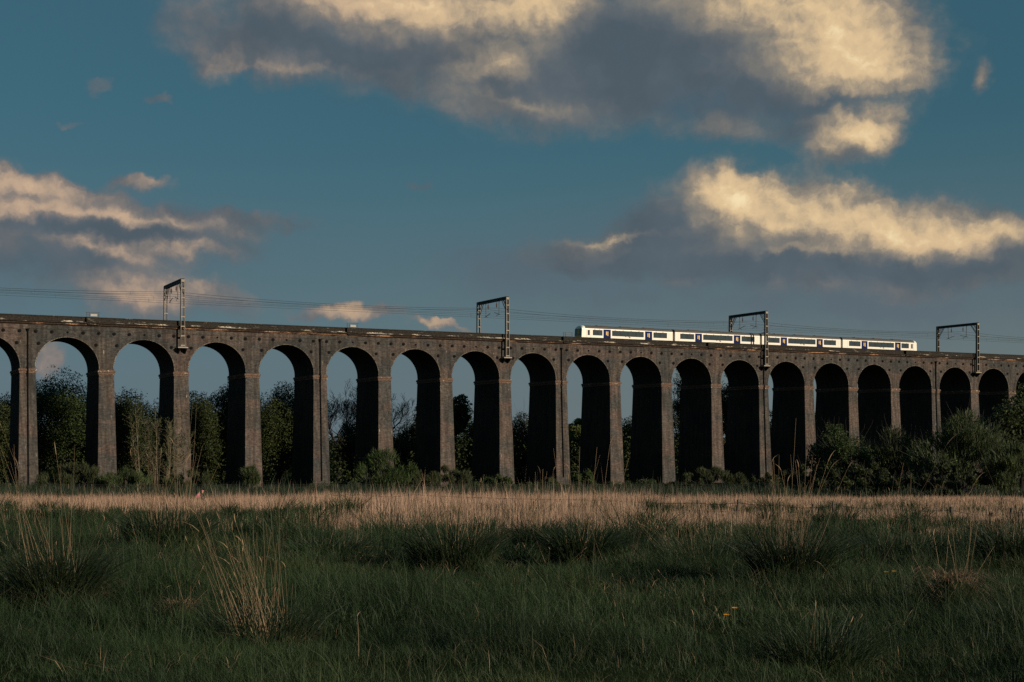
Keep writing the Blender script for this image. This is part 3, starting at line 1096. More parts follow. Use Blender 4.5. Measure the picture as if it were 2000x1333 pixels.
M['leaf_willow'] = leaf_material("grey-green willow leaf", (0.030, 0.046, 0.020), (0.092, 0.122, 0.048), 0.3, 0.6)
M['bark'] = plain("tree bark", (0.035, 0.028, 0.022), 0.9, 0, 0.4, 2.0)
M['twig'] = plain("bare twig", (0.035, 0.033, 0.032), 0.9, 0, 0.4, 2.0)
M['pale_stem'] = plain("pale sapling stem", (0.16, 0.13, 0.085), 0.8, 0, 0.4, 2.0)
M['post'] = plain("weathered fence post", (0.10, 0.080, 0.062), 0.9, 0, 0.4, 8.0)
M['wire'] = plain("fence wire", (0.055, 0.05, 0.045), 0.6, 0.2)


# ------------------------------------------------------------------ blades
def ribbons(base, h, w, yaw, lean_dir, lean, rows=3, droop=0.0, twist=0.5):
    """tapering curved ribbons; returns vertices, face sizes, indices"""
    n = len(h)
    tt = np.linspace(0, 1, rows)
    fx, fy = np.cos(yaw), np.sin(yaw)
    out = np.zeros((n, rows * 2 - 1, 3))
    for r, t in enumerate(tt):
        bend = lean * h * t ** 1.7
        up = h * (t - 0.28 * np.clip(lean, 0, 2) * t ** 2.2) - droop * h * t ** 4
        c = base + np.stack([np.cos(lean_dir) * bend, np.sin(lean_dir) * bend, up], 1)
        ww = w * (1 - t ** 1.4) * 0.5 * (0.75 + 0.5 * min(1, t * 4))
        off = np.stack([fx * ww, fy * ww, np.zeros(n)], 1)
        if r < rows - 1:
            out[:, 2 * r] = c - off
            out[:, 2 * r + 1] = c + off
        else:
            out[:, 2 * r] = c
    k = rows * 2 - 1
    o = (np.arange(n) * k)[:, None]
    pat, sizes = [], []
    for r in range(rows - 2):
        pat += [2 * r, 2 * r + 1, 2 * r + 3, 2 * r + 2]
        sizes.append(4)
    r = rows - 2
    pat += [2 * r, 2 * r + 1, 2 * r + 2]
    sizes.append(3)
    idx = (o + np.array(pat)[None, :]).ravel()
    return out.reshape(-1, 3), np.tile(sizes, n), idx


def join(parts):
    vs, ss, ix, mi = [], [], [], []
    o = 0
    for k, (v, s, i) in enumerate(parts):
        vs.append(v); ss.append(s); ix.append(i + o)
        mi.append(np.full(len(s), k))
        o += len(v)
    return np.concatenate(vs), np.concatenate(ss), np.concatenate(ix), np.concatenate(mi)


def wedge(n, y0, y1, power=2.0, side=0.42):
    """random points of the ground that the view takes in, between two distances"""
    u = rng.random(n)
    y = (y0 ** power + u * (y1 ** power - y0 ** power)) ** (1 / power)
    x = (rng.random(n) * 2 - 1) * (side * y + 4.5)
    return x, y


def face_cam(n, spread=1.1):
    return rng.normal(0, spread, n)


# tan and green share of the field by place
def tan_share(x, y):
    a = x / np.maximum(y, 1)
    start = np.interp(a, [-0.40, -0.30, -0.18, -0.12, -0.04, 0.06, 0.14, 0.25, 0.40], [60, 56, 46, 34, 28, 27, 29, 30, 26])
    start = start + (vnoise(x * 0.12 + 3, y * 0.12) - 0.5) * 30 + (vnoise(x * 0.5, y * 0.4 + 7) - 0.5) * 18
    t = sstep(y, start - 10, start + 11)
    patch = sstep(vnoise(x * 0.10 + 31, y * 0.07 + 2) * 0.6 + vnoise(x * 0.5 + 3, y * 0.3 + 12) * 0.4, 0.36, 0.56)
    t = t * np.where(a > 0.10, 0.45 + 0.55 * patch, 0.72 + 0.28 * patch)
    return t * (1 - sstep(y, 118, 132))


def tufted(x, y, n_t, rad, rng_):
    """pull points together into tufts, and give each the way it leans out of its tuft"""
    return x, y


parts = []
for (n, y0, y1, hh, ww, rows) in ((230000, 5.2, 11, 0.175, 0.0032, 4), (235000, 11, 20, 0.20, 0.0048, 3), (160000, 20, 38, 0.27, 0.008, 3), (66000, 38, 80, 0.34, 0.018, 3)):
    # blades spring from tuft centres
    nt = n // 22
    tx, ty = wedge(nt, y0, y1)
    k = rng.integers(0, nt, n)
    rr = np.abs(rng.normal(0, 0.055 + 0.0035 * ty[k]))
    aa = rng.random(n) * 2 * np.pi
    x, y = tx[k] + rr * np.cos(aa), ty[k] + rr * np.sin(aa)
    keep = rng.random(n) > 0.93 * tan_share(x, y)
    keep &= y > 4.8
    x, y, k, rr, aa = x[keep], y[keep], k[keep], rr[keep], aa[keep]
    m_ = len(x)
    big = vnoise(x * 0.7 + 2, y * 0.7 + 8)
    tuft_h = rng.lognormal(0, 0.36, nt)[k]
    h = hh * tuft_h * (0.28 + 1.45 * big ** 1.6) * rng.uniform(0.5, 1.3, m_)
    lean = np.clip(rng.normal(0.45, 0.3, m_) + rr * 2.0, 0.02, 1.5)
    wind = 2.6
    ld = np.where(rng.random(m_) < 0.55, aa, wind + rng.normal(0, 0.9, m_))
    base = np.stack([x, y, gz(x, y) - 0.015], 1)
    parts.append(ribbons(base, h, ww * rng.uniform(0.6, 1.5, m_), face_cam(m_), ld, lean, rows))
# coarse clumps all over the rough part of the meadow
nt = 520
tx, ty = wedge(nt, 9, 62, 1.5)
per_t = 130
k = np.repeat(np.arange(nt), per_t)
n = len(k)
sz = rng.lognormal(-0.1, 0.4, nt) * np.interp(ty, [9, 14, 20, 60], [0.35, 0.55, 0.9, 1.0])
aa = rng.random(n) * 2 * np.pi
rr = 0.22 * sz[k] * np.sqrt(rng.random(n))
x, y = tx[k] + rr * np.cos(aa), ty[k] + rr * np.sin(aa)
keep = rng.random(nt)[k] > 0.97 * tan_share(tx, ty)[k]
x, y, k, rr, aa = x[keep], y[keep], k[keep], rr[keep], aa[keep]
m_ = len(x)
base = np.stack([x, y, gz(x, y) - 0.02], 1)
parts.append(ribbons(base, 0.62 * sz[k] * rng.uniform(0.4, 1.15, m_), np.maximum(0.005, y * 0.0004) * rng.uniform(0.6, 1.5, m_), face_cam(m_), aa + rng.normal(0, 0.6, m_),
                     np.clip(rng.normal(0.45, 0.3, m_) + rr, 0.02, 1.5), 4, 0.08))
v, s, i, mi = join(parts)
g = mesh_np("meadow_grass", v, s, i, M['grass'], smooth=True)
tag(g, "dark green meadow grass over the near half of the field", None, None, 'stuff')

# dead blades lying through the sward
n = 30000
x, y = wedge(n, 5.5, 40, 1.7)
keep = vnoise(x * 0.8 + 6, y * 0.8 + 1) * 0.7 + rng.random(n) * 0.3 > 0.52
x, y = x[keep], y[keep]
m_ = len(x)
base = np.stack([x, y, gz(x, y)], 1)
v, s, i = ribbons(base, rng.uniform(0.08, 0.30, m_), np.maximum(0.0026, y * 0.00026) * rng.uniform(0.6, 1.5, m_), face_cam(m_), rng.random(m_) * 6.283, rng.uniform(0.2, 1.8, m_), 4, 0.3)
tag(mesh_np("dead_grass", v, s, i, [M['thatch'], M['straw']], mi=np.repeat((rng.random(m_) < 0.3).astype(int), 3), smooth=True), "withered blades scattered through the green meadow grass", None, None, 'stuff')

# dry standing grass of the middle field
parts = []
for (n, y0, y1, hh, ww) in ((76000, 22, 48, 0.54, 0.010), (98000, 44, 130, 0.64, 0.020)):
    x, y = wedge(n, y0, y1, 1.6)
    ts = tan_share(x, y)
    keep = rng.random(n) < ts * (0.22 + 0.85 * sstep(vnoise(x * 0.55, y * 0.3), 0.2, 0.65))
    x, y = x[keep], y[keep]
    m_ = len(x)
    a = x / y
    tall = np.interp(a, [-0.4, -0.2, -0.1, -0.02, 0.08, 0.14, 0.25, 0.4], [0.85, 0.85, 0.95, 1.35, 1.25, 0.9, 0.5, 0.5])
    tall = np.where((a > 0.1) & (y < 62), 0.55, tall)
    tall = np.where((a < -0.14) & (y < 75), 0.85, tall)
    tall = np.where(y > 60, np.minimum(tall, 1.0), tall) * (0.55 + 0.45 * ts[keep])
    h = hh * tall * rng.lognormal(0, 0.3, m_) * (0.45 + 1.0 * vnoise(x * 0.5 + 4, y * 0.3))
    base = np.stack([x, y, gz(x, y) - 0.02], 1)
    parts.append(ribbons(base, h, ww * rng.uniform(0.5, 1.4, m_), face_cam(m_, 0.7), rng.random(m_) * 6.283, np.abs(rng.normal(0.12, 0.14, m_)), 3))
v, s, i, mi = join(parts)
g = mesh_np("dry_grass", v, s, i, M['reed'], smooth=True)
tag(g, "tan dry standing grass in a sunlit band across the field", None, None, 'stuff')

# rank grass along the foot of the embankment
n = 46000
x, y = wedge(n, 124, 205, 1.3)
h = 0.75 * rng.lognormal(0, 0.35, n) * (0.5 + 1.0 * vnoise(x * 0.2, y * 0.2))
base = np.stack([x, y, gz(x, y) - 0.02], 1)
v, s, i = ribbons(base, h, 0.07 * rng.uniform(0.5, 1.5, n), face_cam(n, 0.8), rng.random(n) * 6.283, np.abs(rng.normal(0.25, 0.2, n)), 3)
g = mesh_np("rank_grass", v, s, i, M['rank'], smooth=True)
tag(g, "dark rank grass between the tan field and the viaduct", None, None, 'stuff')


# ------------------------------------------------------------------ stalks with seed heads
def stalk_mesh(roots, tips, r0, head=True, bend=0.05, n=3):
    """thin dry stems from root to tip, each with a narrow seed head"""
    vs, fs = [], []
    for a, b in zip(roots, tips):
        a, b = np.array(a, float), np.array(b, float)
        L = np.linalg.norm(b - a)
        side = rng.normal(0, 1, 3)
        side[2] = -abs(side[2]) * 0.3
        side *= bend * L
        prev = None
        pts, rad = [], []
        for t in np.linspace(0, 1, 6):
            pts.append(a + (b - a) * t + side * (t * t - t * 0.2))
            rad.append(r0 * (1 - 0.65 * t))
        if rng.random() < float(head):
            d = pts[-1] - pts[-2]
            d /= np.linalg.norm(d) + 1e-9
            droop = np.array([rng.normal(0, 0.35), rng.normal(0, 0.35), -0.25])
            hl = rng.uniform(0.07, 0.16) * min(1.6, max(0.6, L))
            for q, (f, rr) in enumerate(((0.15, 1.5), (0.5, 1.9), (0.8, 1.3), (1.0, 0.3))):
                pts.append(pts[5] + (d + droop * f) * hl * f)
                rad.append(r0 * rr * 0.8)
        o = len(vs)
        for k, p in enumerate(pts):
            for q in range(n):
                an = 2 * math.pi * q / n + k * 0.3
                vs.append((p[0] + rad[k] * math.cos(an), p[1] + rad[k] * math.sin(an), p[2]))
        for k in range(len(pts) - 1):
            for q in range(n):
                fs.append((o + k * n + q, o + k * n + (q + 1) % n, o + (k + 1) * n + (q + 1) % n, o + (k + 1) * n + q))
    return vs, fs


def mesh_list(name, vs, fs, mat, parent=None):
    return mesh_np(name, np.array(vs), [len(f) for f in fs], np.concatenate([np.array(f) for f in fs]), mat, parent)


# loose stalks over the field
roots, tips = [], []
for k in range(310):
    if k < 100:
        x, y = wedge(1, 8.5, 20, 2)
        L = rng.uniform(0.25, 0.6)
        ln = rng.normal(0, 0.8)
    else:
        x, y = wedge(1, 18, 60, 1.4)
        L = rng.uniform(0.5, 1.3)
        ln = rng.normal(0, 0.35)
    x, y = float(x[0]), float(y[0])
    z = float(gz(x, y))
    lx, ly = math.sin(ln) * L, rng.normal(0, 0.25) * L
    roots.append((x, y, z)); tips.append((x + lx, y + ly, z + max(0.12, L * math.cos(min(abs(ln), 1.4)))))
vs, fs = stalk_mesh(roots, tips, 0.0024, head=0.35)
roots, tips = [], []
for k in range(420):
    x, y = wedge(1, 19, 42, 1.5)
    x, y = float(x[0]), float(y[0])
    a = x / y
    if rng.random() > np.interp(a, [-0.4, -0.12, -0.05, 0.08, 0.2, 0.4], [0.35, 0.4, 1, 1, 0.5, 0.3]):
        continue
    L = rng.uniform(0.7, 1.5)
    ln = rng.normal(0, 0.16)
    z = float(gz(x, y))
    roots.append((x, y, z)); tips.append((x + math.sin(ln) * L, y + rng.normal(0, 0.1) * L, z + L * math.cos(ln)))
vs2, fs2 = stalk_mesh(roots, tips, 0.0040, head=0.5)
tag(mesh_list("dark_stems", vs2, fs2, M['dark_stem']), "thin brown stems standing up before the tan grass", None, None, 'stuff')
tag(mesh_list("dry_stalks", vs, fs, M['straw']), "scattered single dry stalks standing in the meadow grass", None, None, 'stuff')


# ------------------------------------------------------------------ tussocks
def tussock(px, py, width, height, leaves, dead, stalks, label, mound=0.0, lean=0.0, mat='sedge'):
    """px, py: where its foot stands; width and height in metres; stalks: list of (count, height, spread, lean)"""
    Y = ground_y(py)
    X = (px - HX) * Y / F
    root = empty("grass_tussock", (X, Y, float(gz(X, Y))))
    tag(root, label, "grass tussock", "tussocks in the near meadow")
    wpx = max(0.0045, Y * 0.00052)
    if leaves:
        leaves = int(leaves * 1.9)
        a = rng.random(leaves) * 6.283
        r = width * 0.36 * np.sqrt(rng.random(leaves))
        base = np.stack([r * np.cos(a), r * np.sin(a), np.full(leaves, -0.03)], 1)
        h = height * 1.12 * rng.uniform(0.45, 1.15, leaves)
        ln = np.clip(rng.normal(0.42, 0.28, leaves) + r / width, 0.02, 1.4)
        v, s, i = ribbons(base, h, wpx * rng.uniform(0.7, 1.7, leaves), face_cam(leaves), a + rng.normal(0, 0.4, leaves), ln, 5, 0.12)
        mesh_np("leaves", v, s, i, M[mat], root, smooth=True)
    if dead:
        dead = int(dead * (1.0 if mound else 0.6))
        a = rng.random(dead) * 6.283
        r = width * (0.05 + 0.34 * rng.random(dead))
        z0 = mound * height * rng.uniform(0.2, 0.9, dead) if mound else rng.uniform(0.0, 0.12, dead)
        base = np.stack([r * np.cos(a), r * np.sin(a), z0], 1)
        h = height * rng.uniform(0.2, 0.5, dead)
        ln = rng.uniform(0.6, 1.9, dead)
        v, s, i = ribbons(base, h, wpx * rng.uniform(0.5, 1.5, dead), face_cam(dead), a + rng.normal(0, 0.7, dead), ln, 5, 0.55)
        mesh_np("dead_leaves", v, s, i, M['thatch'], root, smooth=True)
    if mound:
        m = MB()
        n = 14
        vs, fs = [], []
        for q, (f, zz) in enumerate(((0.46, -0.05), (0.42, 0.25), (0.30, 0.6), (0.12, 0.85))):
            for k in range(n):
                an = 2 * math.pi * k / n
                rr = width * f * (1 + 0.12 * math.sin(3 * an + q))
                vs.append((rr * math.cos(an), rr * math.sin(an), zz * mound * height))
        fs = [(q * n + k, q * n + (k + 1) % n, (q + 1) * n + (k + 1) % n, (q + 1) * n + k) for q in range(3) for k in range(n)]
        fs.append(tuple(range(3 * n, 4 * n)))
        m.add(vs, fs)
        m.build("mound", mg, root, True)
    rs, tp = [], []
    for cnt, hs, spread, ln in stalks:
        for _ in range(cnt):
            a, r = rng.random() * 6.283, width * 0.25 * math.sqrt(rng.random())
            x, y = r * math.cos(a), r * math.sin(a)
            L = hs * rng.uniform(0.6, 1.12)
            tx = ln + rng.normal(0, spread)
            rs.append((x, y, 0.0))
            tp.append((x + L * math.sin(tx), y + rng.normal(0, 0.12) * L, L * math.cos(tx)))
    if rs:
        vs, fs = stalk_mesh(rs, tp, max(0.0030, Y * 0.00022), bend=0.05, head=0.3)
        mesh_list("stalks", vs, fs, M['straw'], root)
    return root


tussock(110, 1180, 1.15, 0.85, 620, 240, [(14, 1.6, 0.16, -0.1), (16, 0.9, 0.5, -0.5), (5, 2.6, 0.12, -0.25)],
        "large dark tussock at the left edge of the meadow with thin leaning stalks")
tussock(325, 1082, 1.7, 0.95, 620, 220, [(30, 1.6, 0.2, 0.0), (8, 2.5, 0.16, 0.1)],
        "dark tussock crowned by a fan of tall stalks, in line with the first gantry")
tussock(352, 1200, 0.45, 0.36, 60, 260, [(4, 0.5, 0.6, 0.3)],
        "small brown collapsed tussock of curled dead leaves", 0.5)
tussock(515, 1250, 1.05, 0.58, 420, 330, [(28, 1.15, 0.08, -0.33), (12, 1.0, 0.08, -0.14), (8, 1.1, 0.06, 0.06), (12, 0.5, 0.5, -0.1), (5, 0.9, 0.4, -0.6)],
        "tussock with a thick sheaf of bright straw stalks leaning left, nearest of the tall ones")
tussock(650, 1098, 1.7, 0.62, 560, 60, [(6, 1.0, 0.3, 0)],
        "low rounded green tussock without straw, right of the bright sheaf")
tussock(885, 1118, 1.35, 0.85, 600, 200, [(14, 1.3, 0.35, -0.35), (8, 1.2, 0.25, 0.15)],
        "ragged tussock with straw splayed to the left, in front of the second gantry")
tussock(1052, 1080, 1.2, 0.75, 480, 90, [(10, 1.5, 0.2, 0)],
        "dark bushy tussock on the edge of the tan grass at the middle of the field")
tussock(1135, 1108, 1.15, 0.85, 620, 120, [(16, 1.7, 0.15, 0.05)],
        "dense black-green tussock with drooping leaves, just right of the middle of the field")
tussock(1370, 1112, 1.5, 0.7, 560, 110, [(22, 1.1, 0.35, -0.45)],
        "dark tussock with straws raked hard to the left, below the third gantry")
tussock(1545, 1152, 1.15, 0.85, 640, 260, [(30, 1.4, 0.22, 0.0), (4, 2.0, 0.16, 0.05), (10, 0.9, 0.6, -0.6)],
        "tallest tussock of the right half, bristling with upright stalks and grey dead leaves")
tussock(1600, 1285, 1.0, 0.52, 460, 40, [(3, 0.5, 0.6, 0.2)],
        "broad-leaved dark green tussock nearest the camera, without tall stalks")
tussock(1760, 1100, 1.9, 0.7, 560, 60, [(8, 1.6, 0.2, 0.2)],
        "wide dark green tussock behind the orange flowers")
tussock(1862, 1200, 0.62, 0.5, 160, 560, [(8, 1.15, 0.2, 0.05), (4, 0.7, 0.5, -0.3)],
        "straw-coloured hummock of combed dead leaves near the right edge", 0.9)
tussock(1980, 1235, 0.9, 0.36, 460, 30, [],
        "low dark green tussock cut by the right edge of the view")
tussock(1985, 1110, 1.6, 0.7, 420, 90, [(8, 1.1, 0.35, -0.5)],
        "half dry tussock behind the straw hummock, at the right edge")
tussock(15, 1095, 1.6, 0.75, 420, 80, [(8, 1.9, 0.15, -0.15)],
        "shadowy green tussock behind the large dark one at the left edge")

# three tall single reeds in the near meadow
for (x0, y0, x1, y1, lab) in ((1690, 1175, 1850, 870, "single tall reed leaning right across the dark bushes"),
                              (1985, 1010, 1905, 860, "pale reed leaning left before the rightmost bushes"),
                              (700, 1300, 702, 1205, "short upright straw stalk alone in the near grass")):
    Y = ground_y(max(y0, 1060))
    a = at(x0, y0, Y)
    a.z = float(gz(a.x, a.y))
    b = at(x1, y1, Y + 0.4)
    r_ = empty("dry_reed", a)

    tag(r_, lab, "reed")
    vs, fs = stalk_mesh([(0, 0, 0)], [tuple(b - a)], 0.0036, True, 0.03, 5)
    mesh_list("stem", vs, fs, M['dark_stem'] if y1 < 1000 else M['straw'], r_)

# orange hawkbits and a dock plant
M['petal'] = plain("orange petals", (0.75, 0.32, 0.02), 0.7, 0, 0.15, 30.0)
M['dock'] = leaf_material("dock leaf", (0.022, 0.050, 0.020), (0.035, 0.072, 0.03), 0.25, 0.4)
for (px, py, lab) in ((1732, 1142, "orange flower beside the tall leaning reed, brightest of the four"), (1747, 1138, "small orange flower just right of the brightest one"),
                      (1420, 1213, "left one of the two low orange flowers in the near grass"), (1436, 1207, "right one of the two low orange flowers in the near grass")):
    Y = ground_y(py + 14)
    p = at(px, py, Y)
    zg = float(gz(p.x, p.y))
    f_ = empty("orange_flower", (p.x, p.y, zg))
    tag(f_, lab, "flower", "orange flowers in the meadow")
    hh = max(0.14, p.z - zg)
    m = MB()
    m.tube([(0, 0, 0), (0.004, 0, hh * 0.5), (0, 0, hh)], 0.003, 4)
    m.build("stem", M['grass'], f_)
    m = MB()
    for k in range(12):
        a0 = k * math.pi / 6
        c, s_ = math.cos(a0), math.sin(a0)
        rr = 0.030
        m.add([(0, 0, hh), (rr * c - 0.007 * s_, rr * s_ + 0.007 * c, hh + 0.016), (rr * 1.15 * c, rr * 1.15 * s_, hh + 0.017), (rr * c + 0.007 * s_, rr * s_ - 0.007 * c, hh + 0.016)], [(3, 2, 1, 0)])
    m.build("petals", M['petal'], f_)
Y = ground_y(1100)
X = (588 - HX) * Y / F
dk = empty("dock_plant", (X, Y, float(gz(X, Y))))
tag(dk, "dock plant with a few broad pale green leaves among the grass", "dock plant")
for k in range(5):
    a = k * 1.3
    m = MB()
    vs = []
    L = 0.34 + 0.05 * (k % 3)
    for q in range(7):
        t_ = q / 6
        w_ = 0.055 * math.sin(math.pi * min(1, t_ * 0.92 + 0.06)) ** 0.7
        rad = L * 0.6 * t_
        zz = L * (t_ - 0.35 * t_ * t_)
        vs += [(rad * math.cos(a) - w_ * math.sin(a), rad * math.sin(a) + w_ * math.cos(a), zz + 0.1), (rad * math.cos(a), rad * math.sin(a), zz + 0.085),
               (rad * math.cos(a) + w_ * math.sin(a), rad * math.sin(a) - w_ * math.cos(a), zz + 0.1)]
    fs = []
    for q in range(6):
        fs += [(3 * q, 3 * q + 1, 3 * q + 4, 3 * q + 3), (3 * q + 1, 3 * q + 2, 3 * q + 5, 3 * q + 4)]
    m.add(vs, fs)
    m.build("leaf", M['dock'], dk, True)

# ------------------------------------------------------------------ fences
posts = [(642, 962, 84, 0.05, 0), (664, 963, 82, 0.05, 0), (675, 962, 81, 0.05, 0.05), (702, 962, 78, 0.05, 0), (735, 964, 75, 0.05, 0), (766, 965, 73, 0.05, 0), (798, 962, 70, 0.05, 0),
         (1176, 972, 60, 0.05, 0), (1363, 977, 54, 0.05, 0), (1442, 976, 52, 0.07, 0.03), (1524, 980, 50, 0.05, 0), (1589, 985, 49, 0.06, 0), (1628, 979, 48, 0.075, 0.01), (1731, 987, 47, 0.17, 0),
         (1859, 990, 46, 0.09, 0), (1936, 999, 46, 0.08, 0.10), (1977, 992, 45.5, 0.075, 0.13), (2040, 991, 45, 0.08, 0)]
p0 = at(posts[0][0], 970, posts[0][2])
fence = empty("wire_fence", (p0.x, p0.y, float(gz(p0.x, p0.y))))
tag(fence, "sagging wire fence on rough wooden posts crossing the tan field to the right", "fence")
tops = []
for px, py, Y, w_, ln in posts:
    t_ = at(px, py, Y) - fence.location
    zb = float(gz(t_.x + p0.x, Y)) - fence.location.z - 0.2
    H = t_.z - zb
    m = MB()
    m.tube([(t_.x - ln * H, t_.y, zb), (t_.x - ln * H * 0.5, t_.y, zb + H * 0.5), (t_.x, t_.y, t_.z - 0.02), (t_.x, t_.y, t_.z)],
           [w_ * 1.05, w_ * 1.0, w_ * 0.98, w_ * 0.75], 7)
    m.build("post", M['post'], fence)
    tops.append(t_)
for (px, py, px2, py2, Y) in ((1458, 1006, 1474, 993, 51), (1525, 1000, 1531, 991, 49.5), (1668, 1013, 1675, 996, 47.5), (1762, 1018, 1772, 1005, 46.5)):
    a, b = at(px, py + 12, Y) - fence.location, at(px2, py2, Y) - fence.location
    m = MB()
    m.tube([a, b], 0.045, 6)
    m.build("strut", M['post'], fence)
for dz in (0.12, 0.42, 0.72):
    m = MB()
    pts = []
    for a, b in zip(tops[:-1], tops[1:]):
        for k in range(4):
            f = k / 4
            pts.append(a.lerp(b, f) + Vector((0, -0.05, -dz - 0.06 * 4 * f * (1 - f))))
    pts.append(tops[-1] + Vector((0, -0.05, -dz)))
    m.tube(pts, 0.011, 4)
    m.build("wire", M['wire'], fence)
# stock fence at the foot of the viaduct
fa, fb = Vector((-75, 158, 0)), Vector((42, 176, 0))
fn = empty("mesh_fence", (fa.x, fa.y, float(gz(fa.x, fa.y))))
tag(fn, "thin mesh fence along the foot of the viaduct beyond the tan grass", "fence")
NP = 44
for k in range(NP + 1):
    p = fa.lerp(fb, k / NP)
    z = float(gz(p.x, p.y)) - fn.location.z
    m = MB()
    m.tube([(p.x - fa.x, p.y - fa.y, z - 0.2), (p.x - fa.x, p.y - fa.y, z + 1.25)], 0.05, 6)
    m.build("post", M['post'], fn)
m = MB()
for dz in (0.15, 0.4, 0.65, 0.9, 1.15):
    m.tube([(fb - fa) * (k / 20) + Vector((0, -0.06, float(gz(*(fa.lerp(fb, k / 20)).xy)) - fn.location.z + dz)) for k in range(21)], 0.014, 4)
m.build("wire_mesh", M['wire'], fn)


# ------------------------------------------------------------------ trees and bushes
def leaves_cloud(centres, radii, per, size, squash=0.8, hollow=0.35):
    """leaf faces spread through clumps; returns arrays"""
    cs, rs = np.asarray(centres, float), np.asarray(radii, float)
    k = np.repeat(np.arange(len(cs)), per)
    n = len(k)
    d = rng.normal(0, 1, (n, 3))
    d /= np.linalg.norm(d, axis=1)[:, None] + 1e-9
    r = rs[k] * (hollow + (1 - hollow) * rng.random(n) ** 0.6)
    p = cs[k] + d * r[:, None] * np.array([1, 1, squash])
    nrm = d * 0.5 + rng.normal(0, 0.7, (n, 3)) + np.array([0, -0.15, 0.35])
    nrm /= np.linalg.norm(nrm, axis=1)[:, None]
    u = np.cross(nrm, rng.normal(0, 1, (n, 3)))
    u /= np.linalg.norm(u, axis=1)[:, None] + 1e-9
    w = np.cross(nrm, u)
    sz = size * rng.uniform(0.55, 1.35, n)
    a, b = u * sz[:, None] * 0.62, w * sz[:, None] * 0.34
    q = np.stack([p - a, p - b * 0.9 - a * 0.1, p + a, p + b * 0.9 + a * 0.15], 1)
    return q.reshape(-1, 3), np.full(n, 4), np.arange(4 * n)


def grow(mb, p, d, L, r, depth, rnd, spread=0.55, n=4, ends=None, shrink=0.72, kids=(2, 3), up=0.12):
    steps = 3
    pts, rad = [p.copy()], [r]
    for k in range(steps):
        d = (d + Vector((rnd.gauss(0, 0.12), rnd.gauss(0, 0.12), rnd.gauss(0, 0.08) + up * 0.4))).normalized()
        p = p + d * (L / steps)
        pts.append(p.copy())
        rad.append(r * (1 - 0.38 * (k + 1) / steps))
    rad = [max(0.026, q) for q in rad]
    mb.tube(pts, rad, n if depth > 1 else 3, cap=False)
    if depth <= 0:
        if ends is not None:
            ends.append(p)
        return
    for _ in range(rnd.randint(*kids)):
        a = Vector((rnd.gauss(0, 1), rnd.gauss(0, 1), rnd.gauss(0, 0.6) + up)).normalized()
        nd = (d + a * spread * rnd.uniform(0.7, 1.4)).normalized()
        start = pts[rnd.choice((2, 3, 3))] if depth > 0 else p
        grow(mb, start, nd, L * shrink * rnd.uniform(0.75, 1.2), rad[-1] * rnd.uniform(0.55, 0.8), depth - 1, rnd, spread, n, ends, shrink, kids, up)


seed_ = [100]


